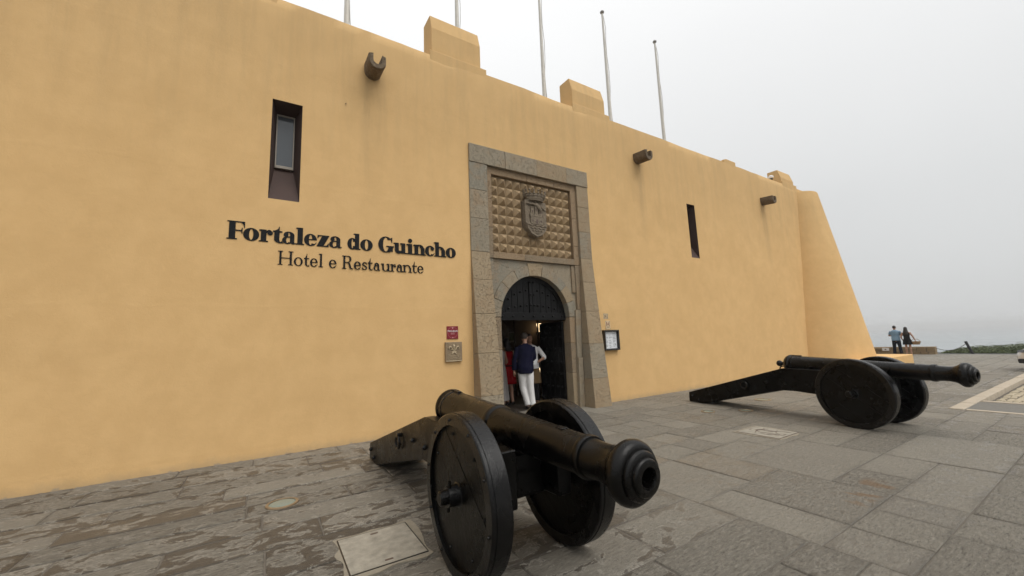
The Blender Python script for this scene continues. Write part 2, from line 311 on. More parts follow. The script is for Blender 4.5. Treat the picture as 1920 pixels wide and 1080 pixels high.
# ------------------------------------------------------------------ mesh helpers
class MB:
    def __init__(s): s.v = []; s.f = []; s.sm = []
    def add(s, verts, faces, smooth=False):
        o = len(s.v); s.v += [tuple(p) for p in verts]; s.f += [tuple(o+i for i in f) for f in faces]; s.sm += [smooth]*len(faces); return s
    def box(s, x0, x1, y0, y1, z0, z1):
        return s.add([(x0,y0,z0),(x1,y0,z0),(x1,y1,z0),(x0,y1,z0),(x0,y0,z1),(x1,y0,z1),(x1,y1,z1),(x0,y1,z1)],
                     [(0,3,2,1),(4,5,6,7),(0,1,5,4),(1,2,6,5),(2,3,7,6),(3,0,4,7)])
    def prism(s, poly, d0, d1, axis='y'):
        # poly: 2-D points; extruded along the axis from d0 to d1
        n = len(poly)
        def P(a, b, d): return {'y': (a, d, b), 'x': (d, a, b), 'z': (a, b, d)}[axis]
        vs = [P(a, b, d0) for a, b in poly] + [P(a, b, d1) for a, b in poly]
        fs = [tuple(range(n)), tuple(range(2*n-1, n-1, -1))] + [(i, n+i, n+(i+1) % n, (i+1) % n) for i in range(n)]
        return s.add(vs, fs)
    def lathe(s, prof, mat=None, seg=48, smooth=True, cap=True):
        # prof: (t, r) along local axis; mat maps (t, a, b) -> point
        M = mat or (lambda t, a, b: (a, b, t)); vs = []; fs = []
        for t, r in prof:
            for k in range(seg):
                an = 2*PI*k/seg; vs.append(M(t, r*math.cos(an), r*math.sin(an)))
        for i in range(len(prof)-1):
            for k in range(seg):
                k2 = (k+1) % seg; fs.append((i*seg+k, i*seg+k2, (i+1)*seg+k2, (i+1)*seg+k))
        s.add(vs, fs, smooth)
        if cap:
            o = len(s.v)-len(vs)
            s.f += [tuple(o+k for k in range(seg-1, -1, -1)), tuple(o+(len(prof)-1)*seg+k for k in range(seg))]; s.sm += [False, False]
        return s
    def tube(s, pts, rad, seg=8, smooth=True, flat=(1, 1), closed=False):
        pts = [Vector(p) for p in pts]; n = len(pts)
        if not hasattr(rad, '__len__'): rad = [rad]*n
        vs = []; fs = []; prev = None
        for i, p in enumerate(pts):
            if closed: t = pts[(i+1) % n]-pts[i-1]
            else: t = (pts[min(i+1, n-1)]-pts[max(i-1, 0)])
            t = t.normalized() if t.length > 1e-9 else Vector((0, 0, 1))
            ref = prev if prev is not None else (Vector((1, 0, 0)) if abs(t.x) < 0.9 else Vector((0, 1, 0)))
            u = (ref - t*ref.dot(t)).normalized(); w = t.cross(u); prev = u
            for k in range(seg):
                an = 2*PI*k/seg; vs.append(p + u*(rad[i]*flat[0]*math.cos(an)) + w*(rad[i]*flat[1]*math.sin(an)))
        m = n if closed else n-1
        for i in range(m):
            for k in range(seg):
                k2 = (k+1) % seg; j = (i+1) % n; fs.append((i*seg+k, i*seg+k2, j*seg+k2, j*seg+k))
        if not closed: fs += [tuple(range(seg-1, -1, -1)), tuple((n-1)*seg+k for k in range(seg))]
        return s.add(vs, fs, smooth)
    def ball(s, c, r, seg=14, rings=9, smooth=True):
        if not hasattr(r, '__len__'): r = (r, r, r)
        vs = [(c[0], c[1], c[2]-r[2])]; fs = []
        for i in range(1, rings):
            ph = -PI/2 + PI*i/rings
            for k in range(seg):
                an = 2*PI*k/seg; vs.append((c[0]+r[0]*math.cos(ph)*math.cos(an), c[1]+r[1]*math.cos(ph)*math.sin(an), c[2]+r[2]*math.sin(ph)))
        vs.append((c[0], c[1], c[2]+r[2])); N = len(vs)-1
        for k in range(seg):
            k2 = (k+1) % seg; fs.append((0, 1+k2, 1+k)); fs.append((N, N-seg+k, N-seg+k2))
        for i in range(rings-2):
            for k in range(seg):
                k2 = (k+1) % seg; a = 1+i*seg; fs.append((a+k, a+k2, a+seg+k2, a+seg+k))
        return s.add(vs, fs, smooth)
    def rings(s, rr, seg=20, smooth=True):
        # rr: (cx, cy, cz, half width x, half depth y) closed loft
        vs = []; fs = []
        for cx, cy, cz, hx, hy in rr:
            for k in range(seg):
                an = 2*PI*k/seg; vs.append((cx+hx*math.cos(an), cy+hy*math.sin(an), cz))
        for i in range(len(rr)-1):
            for k in range(seg):
                k2 = (k+1) % seg; fs.append((i*seg+k, i*seg+k2, (i+1)*seg+k2, (i+1)*seg+k))
        fs += [tuple(range(seg-1, -1, -1)), tuple((len(rr)-1)*seg+k for k in range(seg))]
        return s.add(vs, fs, smooth)
    def mesh(s, name, bevel=0.0, segs=1, fix=True):
        me = bpy.data.meshes.new(name); me.from_pydata(s.v, [], s.f)
        me.polygons.foreach_set('use_smooth', s.sm)
        if bevel or fix:
            bm = bmesh.new(); bm.from_mesh(me)
            if fix: bmesh.ops.recalc_face_normals(bm, faces=bm.faces)
            if bevel: bmesh.ops.bevel(bm, geom=[e for e in bm.edges if len(e.link_faces) == 2 and e.calc_face_angle(0) > 0.5], offset=bevel, segments=segs, affect='EDGES', profile=0.6)
            bm.to_mesh(me); bm.free()
        if any(s.sm): me.set_sharp_from_angle(angle=0.52)
        return me
def link(name, me, mat, parent=None, loc=None, rot=None):
    if isinstance(me, MB): me = me.mesh(name)
    o = bpy.data.objects.new(name, me); COL.objects.link(o)
    if mat and me is not None and len(me.materials) == 0: me.materials.append(MAT[mat])
    if parent is not None: o.parent = parent
    if loc is not None: o.location = loc
    if rot is not None: o.rotation_euler = rot
    return o
def part(name, mb, mat, parent, bevel=0.0, segs=1, loc=None, rot=None):
    return link(name, mb.mesh(name, bevel, segs), mat, parent, loc, rot)
def thing(name, label, cat, loc=(0, 0, 0), rz=0.0, group=None):
    o = bpy.data.objects.new(name, None); COL.objects.link(o); o.location = loc; o.rotation_euler = (0, 0, rz)
    o.empty_display_size = 0.2
    return tag(o, label, cat, group)
def tag(o, label=None, cat=None, group=None, kind=None):
    for k, v in (('label', label), ('category', cat), ('group', group), ('kind', kind)):
        if v: o[k] = v
    return o
def set_vec(me, nm, vals):
    a = me.attributes.new(nm, 'FLOAT_VECTOR', 'POINT'); a.data.foreach_set('vector', [x for v in vals for x in v])
def set_rnd(me, vals):
    a = me.attributes.new('rnd', 'FLOAT', 'FACE')
    a.data.foreach_set('value', vals)

# ================================================================== SETTING
def grid_obj(name, mat, x0, x1, y0, y1, z, nx=1, ny=1, amp=0.0, parent=None):
    mb = MB(); vs = []; fs = []
    for j in range(ny+1):
        for i in range(nx+1):
            x = x0+(x1-x0)*i/nx; y = y0+(y1-y0)*j/ny
            vs.append((x, y, z + amp*noise.noise(Vector((x*.31, y*.31, 4.2)))))
    for j in range(ny):
        for i in range(nx):
            a = j*(nx+1)+i; fs.append((a, a+1, a+nx+2, a+nx+1))
    mb.add(vs, fs); return link(name, mb.mesh(name, fix=False), mat, parent)

# headland: flat top with a cliff down to the water
edge = []
for k in range(48):
    a = 2*PI*k/48; rx, ry = 62+6*noise.noise(Vector((math.cos(a)*2, math.sin(a)*2, 1))), 70
    x = -26+rx*math.cos(a); y = -6+ry*math.sin(a)
    edge.append((min(x, 35.5+0.8*math.sin(k*2.1)), y))
hm = MB(); n = len(edge)
top = [(x, y, -0.11) for x, y in edge]; mid = [(x+1.5*math.cos(2*PI*k/n), y+1.5*math.sin(2*PI*k/n), -4) for k, (x, y) in enumerate(edge)]
low = [(x+9*math.cos(2*PI*k/n), y+9*math.sin(2*PI*k/n), -18.6) for k, (x, y) in enumerate(edge)]
hm.add(top+mid+low, [tuple(range(n))] + [(i, (i+1) % n, n+(i+1) % n, n+i) for i in range(n)] + [(n+i, n+(i+1) % n, 2*n+(i+1) % n, 2*n+i) for i in range(n)])
tag(link('ground', hm, 'earth'), kind='structure')
tag(grid_obj('sea', 'sea_water', -4200, 4200, -4200, 4200, -18.0), kind='structure')

# paving: rows parallel to the wall
pav = link('pavement', MB().add([(-9, -9.7, -.008), (11.06, -9.7, -.008), (11.06, -5.1, -.008), (31.2, -5.1, -.008), (31.2, .35, -.008), (11.06, .35, -.008), (-9, .35, -.008)], [(0, 1, 2, 5, 6), (2, 3, 4, 5)]).mesh('pavement', fix=False), 'joint'); tag(pav, kind='structure')
slabs = []
def put(x0, x1, y0, y1): slabs.append((x0, x1, y0, y1))
y = 0.06
while y > -9.6:                                   # the strip with running joints
    h = random.choice((0.36, 0.40, 0.44, 0.47, 0.52)); x = -8.9 - random.random()
    while x < 3.53:
        L = random.uniform(0.62, 1.55); x1 = x+L
        if 3.53-x1 < 0.45: x1 = 3.53
        put(x, x1, y-h, y); x = x1
    y -= h
rows = [0.06, -0.42]
while rows[-1] > -9.3: rows.append(rows[-1] - 0.487)
for k in range(18):                               # the laid-out court: columns of one width
    X0 = 3.53+1.553*k; r = 0
    while r < len(rows)-1:
        two = random.random() < 0.10 and r+2 < len(rows)
        ya, yb = rows[r], rows[r+(2 if two else 1)]
        cut = random.choice(([0, 1], [0, .42, 1], [0, .6, 1], [0, .5, 1], [0, .35, 1], [0, .33, .68, 1], [0, .6, 1]))
        for a, b in zip(cut, cut[1:]):
            x0, x1 = X0+1.553*a, X0+1.553*b
            if x1 > 11.12 and yb < -5.04:
                if x0 < 11.0: put(x0, 11.02, yb, ya)
                if ya > -5.0: put(max(x0, 11.02), x1, -5.045, ya)
                continue
            put(x0, x1, yb, ya)
        r += 2 if two else 1
def slab_mesh(q, mb=None):
    x0, x1, y0, y1 = q; g = 0.0065 if x0 < 3.5 else 0.004; j = lambda: random.uniform(-.003, .003)
    zt = random.uniform(-.003, .003)
    gy = g*1.4 if x0 < 3.5 and y0 > -4 else g
    P = [(x0+g+j(), y0+gy+j()), (x1-g+j(), y0+gy+j()), (x1-g+j(), y1-gy+j()), (x0+g+j(), y1-gy+j())]
    b = 0.007; cx, cy = (x0+x1)/2, (y0+y1)/2
    ins = [(px+(b if px < cx else -b), py+(b if py < cy else -b)) for px, py in P]
    tz = [zt+random.uniform(-.0025, .0025) for _ in P]
    vs = [(px, py, -0.07) for px, py in P] + [(px, py, t-b*.8) for (px, py), t in zip(P, tz)] + [(px, py, t) for (px, py), t in zip(ins, tz)]
    fs = [(8, 9, 10, 11)] + [(4+i, 4+(i+1) % 4, 8+(i+1) % 4, 8+i) for i in range(4)] + [(i, (i+1) % 4, 4+(i+1) % 4, 4+i) for i in range(4)]
    m = mb or MB(); m.add(vs, fs); return m, len(fs), [(v[0]-x0, v[1]-y0, 0) for v in vs], [(x1-v[0], y1-v[1], 0) for v in vs]
def cam_key(q):
    cx, cy = (q[0]+q[1])/2, (q[2]+q[3])/2
    d = Vector((cx, cy, 0))-cam.matrix_world.translation
    z = d.dot(fw); sx = d.dot(rt)/max(z, .01); sy = d.dot(up)/max(z, .01)
    seen = z > 0.5 and abs(sx) < 1.36 and sy > -0.85
    return (0 if seen else 1, d.length / ((q[1]-q[0])*(q[3]-q[2]))**.35)
slabs.sort(key=cam_key)
for q in slabs[:295]:
    m, nf, d0, d1 = slab_mesh(q); me = m.mesh('paving_slab', fix=False); set_rnd(me, [random.random()]*nf); set_vec(me, 'd0', d0); set_vec(me, 'd1', d1)
    link('paving_slab', me, 'slab', pav)
rest = MB(); vals = []; D0 = []; D1 = []
for q in slabs[295:]:
    _, nf, d0, d1 = slab_mesh(q, rest); vals += [random.random()]*nf; D0 += d0; D1 += d1
me = rest.mesh('paving_slabs_far', fix=False); set_rnd(me, vals); set_vec(me, 'd0', D0); set_vec(me, 'd1', D1)
tag(link('paving_slab_field', me, 'slab', pav), kind='stuff')

# tarmac beyond the paving, pale kerb and cobbles by the parked car
tag(grid_obj('road', 'asphalt', 31.2, 34.2, -14, 9, -0.006), kind='structure')
tag(grid_obj('road', 'asphalt', -9, 11.06, -24, -9.7, -0.006), kind='structure')
tag(grid_obj('tarmac_strip', 'strip_grey', 11.19, 12.45, -12, -5.24, -0.008), kind='structure')
kerb = bpy.data.objects.new('kerb', None); COL.objects.link(kerb); kerb.location = (11, -5.1, 0); tag(kerb, kind='structure')
x = 11.06
while x < 30.5:
    L = random.uniform(0.85, 1.15)
    part('kerb_stone', MB().box(x+.006-11, x+L-.006-11, -.145, .05, -.16, random.uniform(.012, .02)), 'pale_kerb', kerb, 0.012); x += L
for xx in (11.07, 12.46):
    yy = -5.26
    while yy > -9.5:
        part('edging_stone', MB().box(xx-11, xx+.115-11, yy-.98+5.1, yy-.006+5.1, -.12, .006), 'pale_kerb', kerb, 0.008); yy -= .99
cob = MB()
for i in range(64):
    for j in range(34):
        cx = 12.68+i*.112+random.uniform(-.012, .012); cy = -5.36-j*.112+random.uniform(-.012, .012); s_ = random.uniform(.042, .052); zt = random.uniform(-.10, -.075)
        a = random.uniform(-.3, .3); ca, sa = math.cos(a)*s_, math.sin(a)*s_
        q = [(cx+ca*u-sa*v, cy+sa*u+ca*v) for u, v in ((-1, -1), (1, -1), (1, 1), (-1, 1))]; t_ = [(cx+(px-cx)*.75, cy+(py-cy)*.75) for px, py in q]
        cob.add([(px, py, -.13) for px, py in q]+[(px, py, zt-.012) for px, py in q]+[(px, py, zt) for px, py in t_],
                [(8, 9, 10, 11)]+[(4+i_, 4+(i_+1) % 4, 8+(i_+1) % 4, 8+i_) for i_ in range(4)]+[(i_, (i_+1) % 4, 4+(i_+1) % 4, 4+i_) for i_ in range(4)])
tag(link('cobbles', cob.mesh('cobbles', fix=False), 'cobble'), 'pale cobbles bedded between the kerb and the edging stones', 'cobbles', kind='stuff')
tag(grid_obj('cobble_bed', 'joint', 12.58, 30.5, -14, -5.25, -0.104), kind='structure')

# ================================================================== FORTRESS
fort = thing('fortress', 'long ochre plastered fortress wall with merlons, slit windows and stone water spouts', 'fortress')
HOLES = [(-.08, .37, 4.06, 5.82), (11.28, 11.70, 4.0, 5.77), (3.66, 6.90, -1, 5.84)]
TOPZ = 7.75
def merge(vals, lo, hi, step):
    b = sorted(set([lo, hi]+[v for v in vals if lo < v < hi])); out = [b[0]]
    for a, c_ in zip(b, b[1:]):
        k = max(1, round((c_-a)/step)); out += [a+(c_-a)*i/k for i in range(1, k+1)]
    return out
xs = merge([v for h in HOLES for v in h[:2]], -16, 20.1, .22); zs = merge([v for h in HOLES for v in h[2:]], -.1, TOPZ, .22)
def wob(x, z):
    d = 9
    for a, b, c_, e_ in HOLES:
        dx = max(a-x, 0, x-b); dz = max(c_-z, 0, z-e_); d = min(d, math.hypot(dx, dz))
    amp = min(1, d/.5)
    return amp*(.016*noise.noise(Vector((x*.55, z*.8, 3))) + .007*noise.noise(Vector((x*2.1, z*2.4, 9))))
mb = MB(); vs = []; fs = []
for z in zs:
    for x in xs:
        tz = .018*noise.noise(Vector((x*.9, 0, 5))) + .006*noise.noise(Vector((x*4, 0, 2))) if z == zs[-1] else 0
        vs.append((x, wob(x, z) + (.02 if z == zs[-1] else 0), z+tz))
nx = len(xs)
for j in range(len(zs)-1):
    for i in range(nx-1):
        mx, mz = (xs[i]+xs[i+1])/2, (zs[j]+zs[j+1])/2
        if any(a < mx < b and c_ < mz < e_ for a, b, c_, e_ in HOLES): continue
        a = j*nx+i; fs.append((a, a+1, a+nx+1, a+nx))
# coping and the back of the parapet, roof deck
o0 = (len(zs)-1)*nx
for dy, z in ((.04, .012), (.60, .012), (.62, -.95)):
    for i, x in enumerate(xs):
        vs.append((x, dy, vs[o0+i][2] + z))
base = len(zs)*nx
for i in range(nx-1):
    fs.append((o0+i, o0+i+1, base+i+1, base+i))
    for k in range(2): a = base+k*nx+i; fs.append((a, a+1, a+nx+1, a+nx))
mb.add(vs, fs, True)
w = link('wall', mb.mesh('wall', fix=False), 'plaster', fort)
w.data.set_sharp_from_angle(angle=R(50))
part('roof_deck', MB().box(-16, 20, .63, 26, 6.6, 6.8), 'cement', fort)
part('side_wall', MB().box(-16.0, -15.6, .02, 26, -.1, 7.7).box(19.7, 20.0, .7, 26, -.1, 7.6).box(-15.6, 19.7, 25.6, 26, -.1, 7.7), 'plaster', fort)
def merlon(x0, x1, h=0.0):
    part('merlon_ledge', MB().box(x0-.06, x1+.12, .012, .60, 7.60, 7.868), 'plaster', fort, .015, 2)
    part('merlon', MB().prism([(.07, 7.86), (.065, 8.31+h), (.17, 8.69+h), (.57, 8.70+h), (.575, 7.86)], x0, x1, 'x'), 'plaster', fort, .018, 2)
merlon(2.78, 3.97, .14); merlon(6.75, 7.95); merlon(18.25, 19.36, -.26)
merlon(-1.4, -.2); merlon(-5.4, -4.2)
part('merlon_ledge', MB().prism([(13.86, 7.6), (13.86, 7.86), (14.02, 7.91), (14.62, 7.90), (14.62, 7.6)], .012, .6, 'y'), 'plaster', fort, .02, 2)

def window(X0, X1, Z0, Z1, i0, i1, j0, j1, blind):
    win = MB(); D = .36
    o = [(X0, 0.004, Z0), (X1, 0.004, Z0), (X1, 0.004, Z1), (X0, 0.004, Z1)]; q = [(i0, D, j0), (i1, D, j0), (i1, D, j1), (i0, D, j1)]
    win.add(o+q, [(0, 1, 5, 4), (1, 2, 6, 5), (2, 3, 7, 6), (3, 0, 4, 7)])
    # painted border standing a little proud round the splay
    root = link('window', win.mesh('window', fix=False), 'brown_paint', fort)
    f = MB(); t = .02
    f.box(i0, i0+t, D-.05, D, j0, j1).box(i1-t, i1, D-.05, D, j0, j1).box(i0+t, i1-t, D-.05, D, j1-t, j1).box(i0+t, i1-t, D-.06, D, j0, j0+.05)
    part('window_frame', f, 'frame_paint', root, .004)
    part('pane', MB().box(i0+t, i1-t, D-.02, D-.01, j0+.05, j1-t), 'blind_glass', root)
    part('window_back', MB().box(i0-.05, i1+.05, D+.004, D+.05, j0-.05, j1+.05), 'dark_metal', root)
    return root
window(-.08, .37, 4.06, 5.82, -.01, .275, 4.73, 5.73, True)
window(11.28, 11.70, 4.0, 5.77, 11.35, 11.63, 4.67, 5.68, True)

def spout(x, z, mirror=1):
    # a stone gargoyle: round trough, open on top, the lips raised
    prof = []
    for k in range(13):
        a = PI + PI*k/12; prof.append((.155*math.cos(a), .155*math.sin(a)))
    prof += [(.155, .13), (.085, .15)]
    for k in range(9):
        a = -PI*k/8; prof.append((.085*math.cos(a), .02+.085*math.sin(a)))
    prof += [(-.085, .15), (-.155, .13)]
    ring = lambda y_, s_, dz: [(x+px*s_, y_, z+pz*s_+dz) for px, pz in prof]
    m = MB(); n_ = len(prof)
    L = [ring(.05, 1.0, .035), ring(-.30, 1.0, .0), ring(-.40, 1.02, -.01), ring(-.44, .93, -.012)]
    m.add([p for r_ in L for p in r_], [(i*n_+k, i*n_+(k+1) % n_, (i+1)*n_+(k+1) % n_, (i+1)*n_+k) for i in range(3) for k in range(n_)] + [tuple(3*n_+k for k in range(n_))])
    part('water_spout', m, 'spout_stone', fort)
spout(1.54, 6.84); spout(9.08, 6.75); spout(16.25, 6.60)
part('rust_pin', MB().tube([(1.07, .02, 6.08), (1.07, -.03, 6.07)], .008, 6), 'print_dark', fort)

# corner tower: a battered round bastion at the end of the wall
tw = MB(); prof = []
for i in range(16):
    z = -.1 + 7.66*i/15; prof.append((z, 2.05 - (2.05-.92)*z/7.56))
prof += [(7.60, .90), (7.62, .84), (7.60, .60), (7.1, .55), (7.05, .02)]
tw.lathe(prof, lambda t, a, b: (20.2+a, .5+b, t), 72, True, False)
to = link('corner_tower', tw.mesh('corner_tower'), 'plaster'); tag(to, 'sloping round ochre bastion tower closing the end of the fortress wall', 'tower')
pl = link('low_platform', MB().prism([(18.6, -1.9), (23.1, -1.9), (23.25, 3.0), (20.5, 3.0)], -.1, .42, 'z').mesh('low_platform', .03, 2), 'plaster')
tag(pl, 'low ochre plastered plinth at the foot of the round tower', 'plinth')

# ================================================================== DOORWAY SURROUND
sur = thing('doorway_surround', 'tall carved stone surround of the arched doorway with pyramid panel and coat of arms', 'doorway', (5.28, 0, 0))
OX = 5.28
def pf(z): return -(.03 + .33*max(0, 1-z/3.5))
def block(x0a, x1a, z0, z1, x0b=None, x1b=None, back=.345, mat='frame_stone', front=None, name='stone', j=.004, bev=.008, parent=sur):
    """stone from z0 (edges a) to z1 (edges b); front follows the batter unless a plane is given"""
    x0b = x0a if x0b is None else x0b; x1b = x1a if x1b is None else x1b
    f0 = pf(z0) if front is None else front; f1 = pf(z1) if front is None else front
    f0 += random.uniform(-.003, .003); f1 += random.uniform(-.003, .003)
    z0 += j*.5; z1 -= j*.5
    v = [(x0a-OX, f0, z0), (x1a-OX, f0, z0), (x1a-OX, back, z0), (x0a-OX, back, z0), (x0b-OX, f1, z1), (x1b-OX, f1, z1), (x1b-OX, back, z1), (x0b-OX, back, z1)]
    m = MB().add(v, [(0, 3, 2, 1), (4, 5, 6, 7), (0, 1, 5, 4), (1, 2, 6, 5), (2, 3, 7, 6), (3, 0, 4, 7)])
    return part(name, m, mat, parent, bev, 2)
zl = [-.02, .55, 1.38, 2.18, 2.90, 3.51, 4.24, 4.88, 5.50]
zr = [-.02, .66, 1.47, 2.25, 2.98, 3.59, 4.28, 4.93, 5.50]
li = lambda z: 4.0 + .06*max(0, 1-z/3.5); ri = lambda z: 6.60 - .15*max(0, 1-z/3.5)
for a, b in zip(zl, zl[1:]): block(3.56, li(a), a, b, 3.56, li(b))
for a, b in zip(zr, zr[1:]): block(ri(a), 6.98, a, b, ri(b), 6.98)
lx = [3.56, 4.47, 5.36, 6.28, 6.98]
for a, b in zip(lx, lx[1:]): block(a+.002, b-.002, 5.50, 5.92, front=-.045)
# inner moulding round the relief panel
for a, b in ((3.41, 4.1), (4.1, 4.75), (4.75, 5.5)): block(4.004, 4.13, a, b, front=.03, mat='warm_stone')
for a, b in ((3.41, 3.9), (3.9, 4.62), (4.62, 5.5)): block(6.43, 6.596, a, b, front=.03, mat='warm_stone')
for a, b in ((4.13, 5.1), (5.1, 5.9), (5.9, 6.43)): block(a+.002, b-.002, 5.34, 5.5, front=.03, mat='warm_stone')
for a, b in ((4.13, 4.95), (4.95, 6.43)): block(a+.002, b-.002, 3.41, 3.56, front=.025, mat='warm_stone')
pan = part('relief_panel', MB().box(4.12-OX, 6.44-OX, .13, .30, 3.55, 5.35), 'relief_stone', sur)
PW, PH = 2.30/11, 1.78/8; PX0, PZ0 = 4.13, 3.56
pm = MB().add([(-PW/2+.003, .0, -PH/2+.003), (PW/2-.003, 0, -PH/2+.003), (PW/2-.003, 0, PH/2-.003), (-PW/2+.003, 0, PH/2-.003), (0, -.105, 0)], [(0, 1, 4), (1, 2, 4), (2, 3, 4), (3, 0, 4)]).mesh('diamond_stone', fix=False)
pm.materials.append(MAT['relief_stone'])
for i in range(11):
    for j in range(8):
        cx, cz = PX0+(i+.5)*PW, PZ0+(j+.5)*PH
        if 3 < i < 7 and 2 <= j <= 6 and not (i in (4, 6) and j == 2): 
            if abs(cx-5.24) < .22: continue
        d = link('diamond_stone', pm, None, pan, (cx-OX, .128, cz), (random.uniform(-.02, .02), 0, random.uniform(-.02, .02)))
        d.scale = (1, random.uniform(.92, 1.06), 1)
# lower field: arch of voussoirs, spandrels, jambs
AC, AZ, AR = 5.24, 2.126, .955
def arcp(r, a0, a1, n_): return [(AC-OX+r*math.cos(a0+(a1-a0)*k/n_), AZ+r*math.sin(a0+(a1-a0)*k/n_)) for k in range(n_+1)]
NV = 9
for k in range(NV):
    a0, a1 = PI*k/NV+.003, PI*(k+1)/NV-.003
    rr = 1.19 + (.06 if k == 4 else 0)
    part('voussoir', MB().prism(arcp(rr, a0, a1, 6)+arcp(AR, a1, a0, 6), .055+random.uniform(-.006, .006), .34, 'y'), 'frame_stone', sur, .006)
for s_ in (1, -1):
    arc = arcp(1.194, PI/2 - s_*.002, 0 if s_ == 1 else PI, 12)
    xe = (6.44 if s_ == 1 else 4.02)-OX
    part('spandrel_stone', MB().prism(arc+[(xe, AZ+.0), (xe, 3.405), (AC-OX+s_*.002, 3.405)], .085, .33, 'y'), 'frame_stone', sur)
block(6.33, 6.435, 2.72, 3.405, front=.05, mat='warm_stone'); block(4.02, 4.13, 2.72, 3.405, front=.05)
for x0, x1, zz in ((4.0, 4.285, (-.02, .62, 1.42, 2.122)), (6.195, 6.60, (-.02, .80, 1.5, 2.122))):
    for a, b in zip(zz, zz[1:]): block(x0, x1, a, b, front=.065, name='jamb_stone', mat=random.choice(('frame_stone', 'warm_stone')), bev=.012)
block(6.30, 6.452, -.02, 1.15, 6.33, 6.47, front=-.02, name='jamb_stone'); block(6.33, 6.47, 1.15, 2.30, 6.36, 6.54, front=.015, name='jamb_stone'); block(6.44, 6.54, 2.30, 3.405, 6.44, 6.596, front=.03, name='jamb_stone', mat='warm_stone')
# wall core behind the stones
for s_ in (1, -1):
    xo = (7.2 if s_ == 1 else 3.3)-OX
    part('core', MB().prism(arcp(AR+.012, PI/2, 0 if s_ == 1 else PI, 12)+[(AC-OX+s_*(AR+.012), -.05), (xo, -.05), (xo, 6.0), (AC-OX, 6.0)], .346, .40, 'y'), 'joint', sur)
part('threshold', MB().box(4.2-OX, 6.24-OX, .0, .45, -.1, .022), 'slab', sur, .01)

# coat of arms: crown over a shield with a bird, a castle and waves
ca = part('coat_of_arms', MB().prism([(-.30, .36), (-.30, -.18), (-.27, -.34), (-.17, -.46), (0, -.53), (.17, -.46), (.27, -.34), (.30, -.18), (.30, .36)], -.16, .02, 'y'), 'crest_stone', sur, .012, 2, (5.27-OX, .12, 4.50))
c_ = MB(); c_.box(-.17, .17, -.195, -.15, -.22, -.02)
c_.box(-.195, .195, -.20, -.15, -.035, .005)
for k in range(7): c_.box(-.19+.058*k, -.155+.058*k, -.20, -.15, .005, .04)
for cx, h in ((-.12, .17), (0, .23), (.12, .17)):
    c_.box(cx-.042, cx+.042, -.195, -.15, .0, h)
    for q in (-1, 0, 1): c_.box(cx+q*.034-.012, cx+q*.034+.012, -.198, -.15, h, h+.03)
part('castle_relief', c_, 'crest_stone', ca, .004)
dd = MB(); dd.prism([(-.028, -.20), (.028, -.20), (.028, -.12), (0, -.085), (-.028, -.12)], -.1985, -.196, 'y')
for cx, z in ((-.12, .09), (0, .13), (.12, .09), (-.12, -.13), (.12, -.13)): dd.box(cx-.012, cx+.012, -.2035, -.1965, z-.03, z+.02)
part('castle_opening', dd, 'print_dark', ca)
wv = MB(); wv.prism([(-.285, -.20), (0, -.185), (.285, -.20), (.262, -.33), (.165, -.445), (0, -.51), (-.165, -.445), (-.262, -.33)], -.185, -.15, 'y')
for k in range(4):
    z = -.25-.06*k; hw = .26-.035*k-.02*k*k*.6
    wv.tube([(-hw+2*hw*i/16, -.19, z+.014*math.sin(i*1.4+k)) for i in range(17)], .012, 6)
part('wave_relief', wv, 'crest_stone', ca, 0)
bd = MB(); bd.tube([(-.28, -.175, .275), (-.18, -.185, .262), (-.08, -.19, .27), (-.01, -.195, .24)], [.008, .024, .03, .03], 8)
bd.tube([(-.02, -.19, .31), (.01, -.195, .25), (.06, -.19, .19), (.13, -.185, .12), (.19, -.175, .07)], [.02, .045, .05, .03, .008], 8)
bd.tube([(.02, -.19, .24), (.10, -.185, .235), (.2, -.18, .19), (.27, -.17, .15)], [.02, .03, .022, .006], 8); bd.ball((-.03, -.20, .325), .024, 8, 6)
part('bird_relief', bd, 'crest_stone', ca)
cr = MB(); cr.lathe([(.30, .22), (.33, .235), (.35, .25), (.37, .245), (.40, .265), (.42, .28), (.44, .272), (.46, .285)], lambda t, a, b: (a, -.13+b*.55, t+.05), 32)
for k in range(16):
    a = 2*PI*k/16; px, py = .29*math.cos(a), -.13+.16*math.sin(a)
    cr.tube([(px, py, .50), (px*1.05, py-.005, .56)], [.022, .014], 6); cr.ball((px*1.07, py-.005, .585), .024, 8, 5)
    cr.ball((px*.97, py*1.0, .455), .018, 6, 4)
part('crown', cr, 'crest_stone', ca)

# ================================================================== DOOR AND VESTIBULE
tym = thing('door_fanlight_panel', 'black planked half-round panel with iron studs filling the arch', 'door panel', (AC, .22, 2.11))
TR = .952
def chord(x): return math.sqrt(max(0, TR*TR-x*x))
px = [-.93, -.74, -.56, -.40, -.24, -.085]
edges_ = [(a, b) for a, b in zip(px, px[1:])] ; edges_ += [(-b, -a) for a, b in reversed(edges_)]
for a, b in edges_:
    topc = [(a+(b-a)*k/6, chord(a+(b-a)*k/6)-.02+.02) for k in range(6, -1, -1)]
    part('plank', MB().prism([(a+.006, .12), (b-.006, .12)]+[(min(max(x, a+.006), b-.006), max(.13, z)) for x, z in topc], .03, .06, 'y'), 'door_black', tym)
for a, b in ((-.085, -.004), (.004, .085)): part('stile', MB().box(a, b, .0, .062, .12, .95), 'door_black', tym, .004)
part('rail', MB().box(-.955, .955, -.012, .07, -.05, .125), 'door_black', tym, .006)
part('arched_rim', MB().prism([(TR*1.0*math.cos(PI*k/24), .02+TR*math.sin(PI*k/24)) for k in range(25)] + [(.85*math.cos(PI*k/24), .02+.85*math.sin(PI*k/24)) for k in range(24, -1, -1)], .004, .064, 'y'), 'door_black', tym)
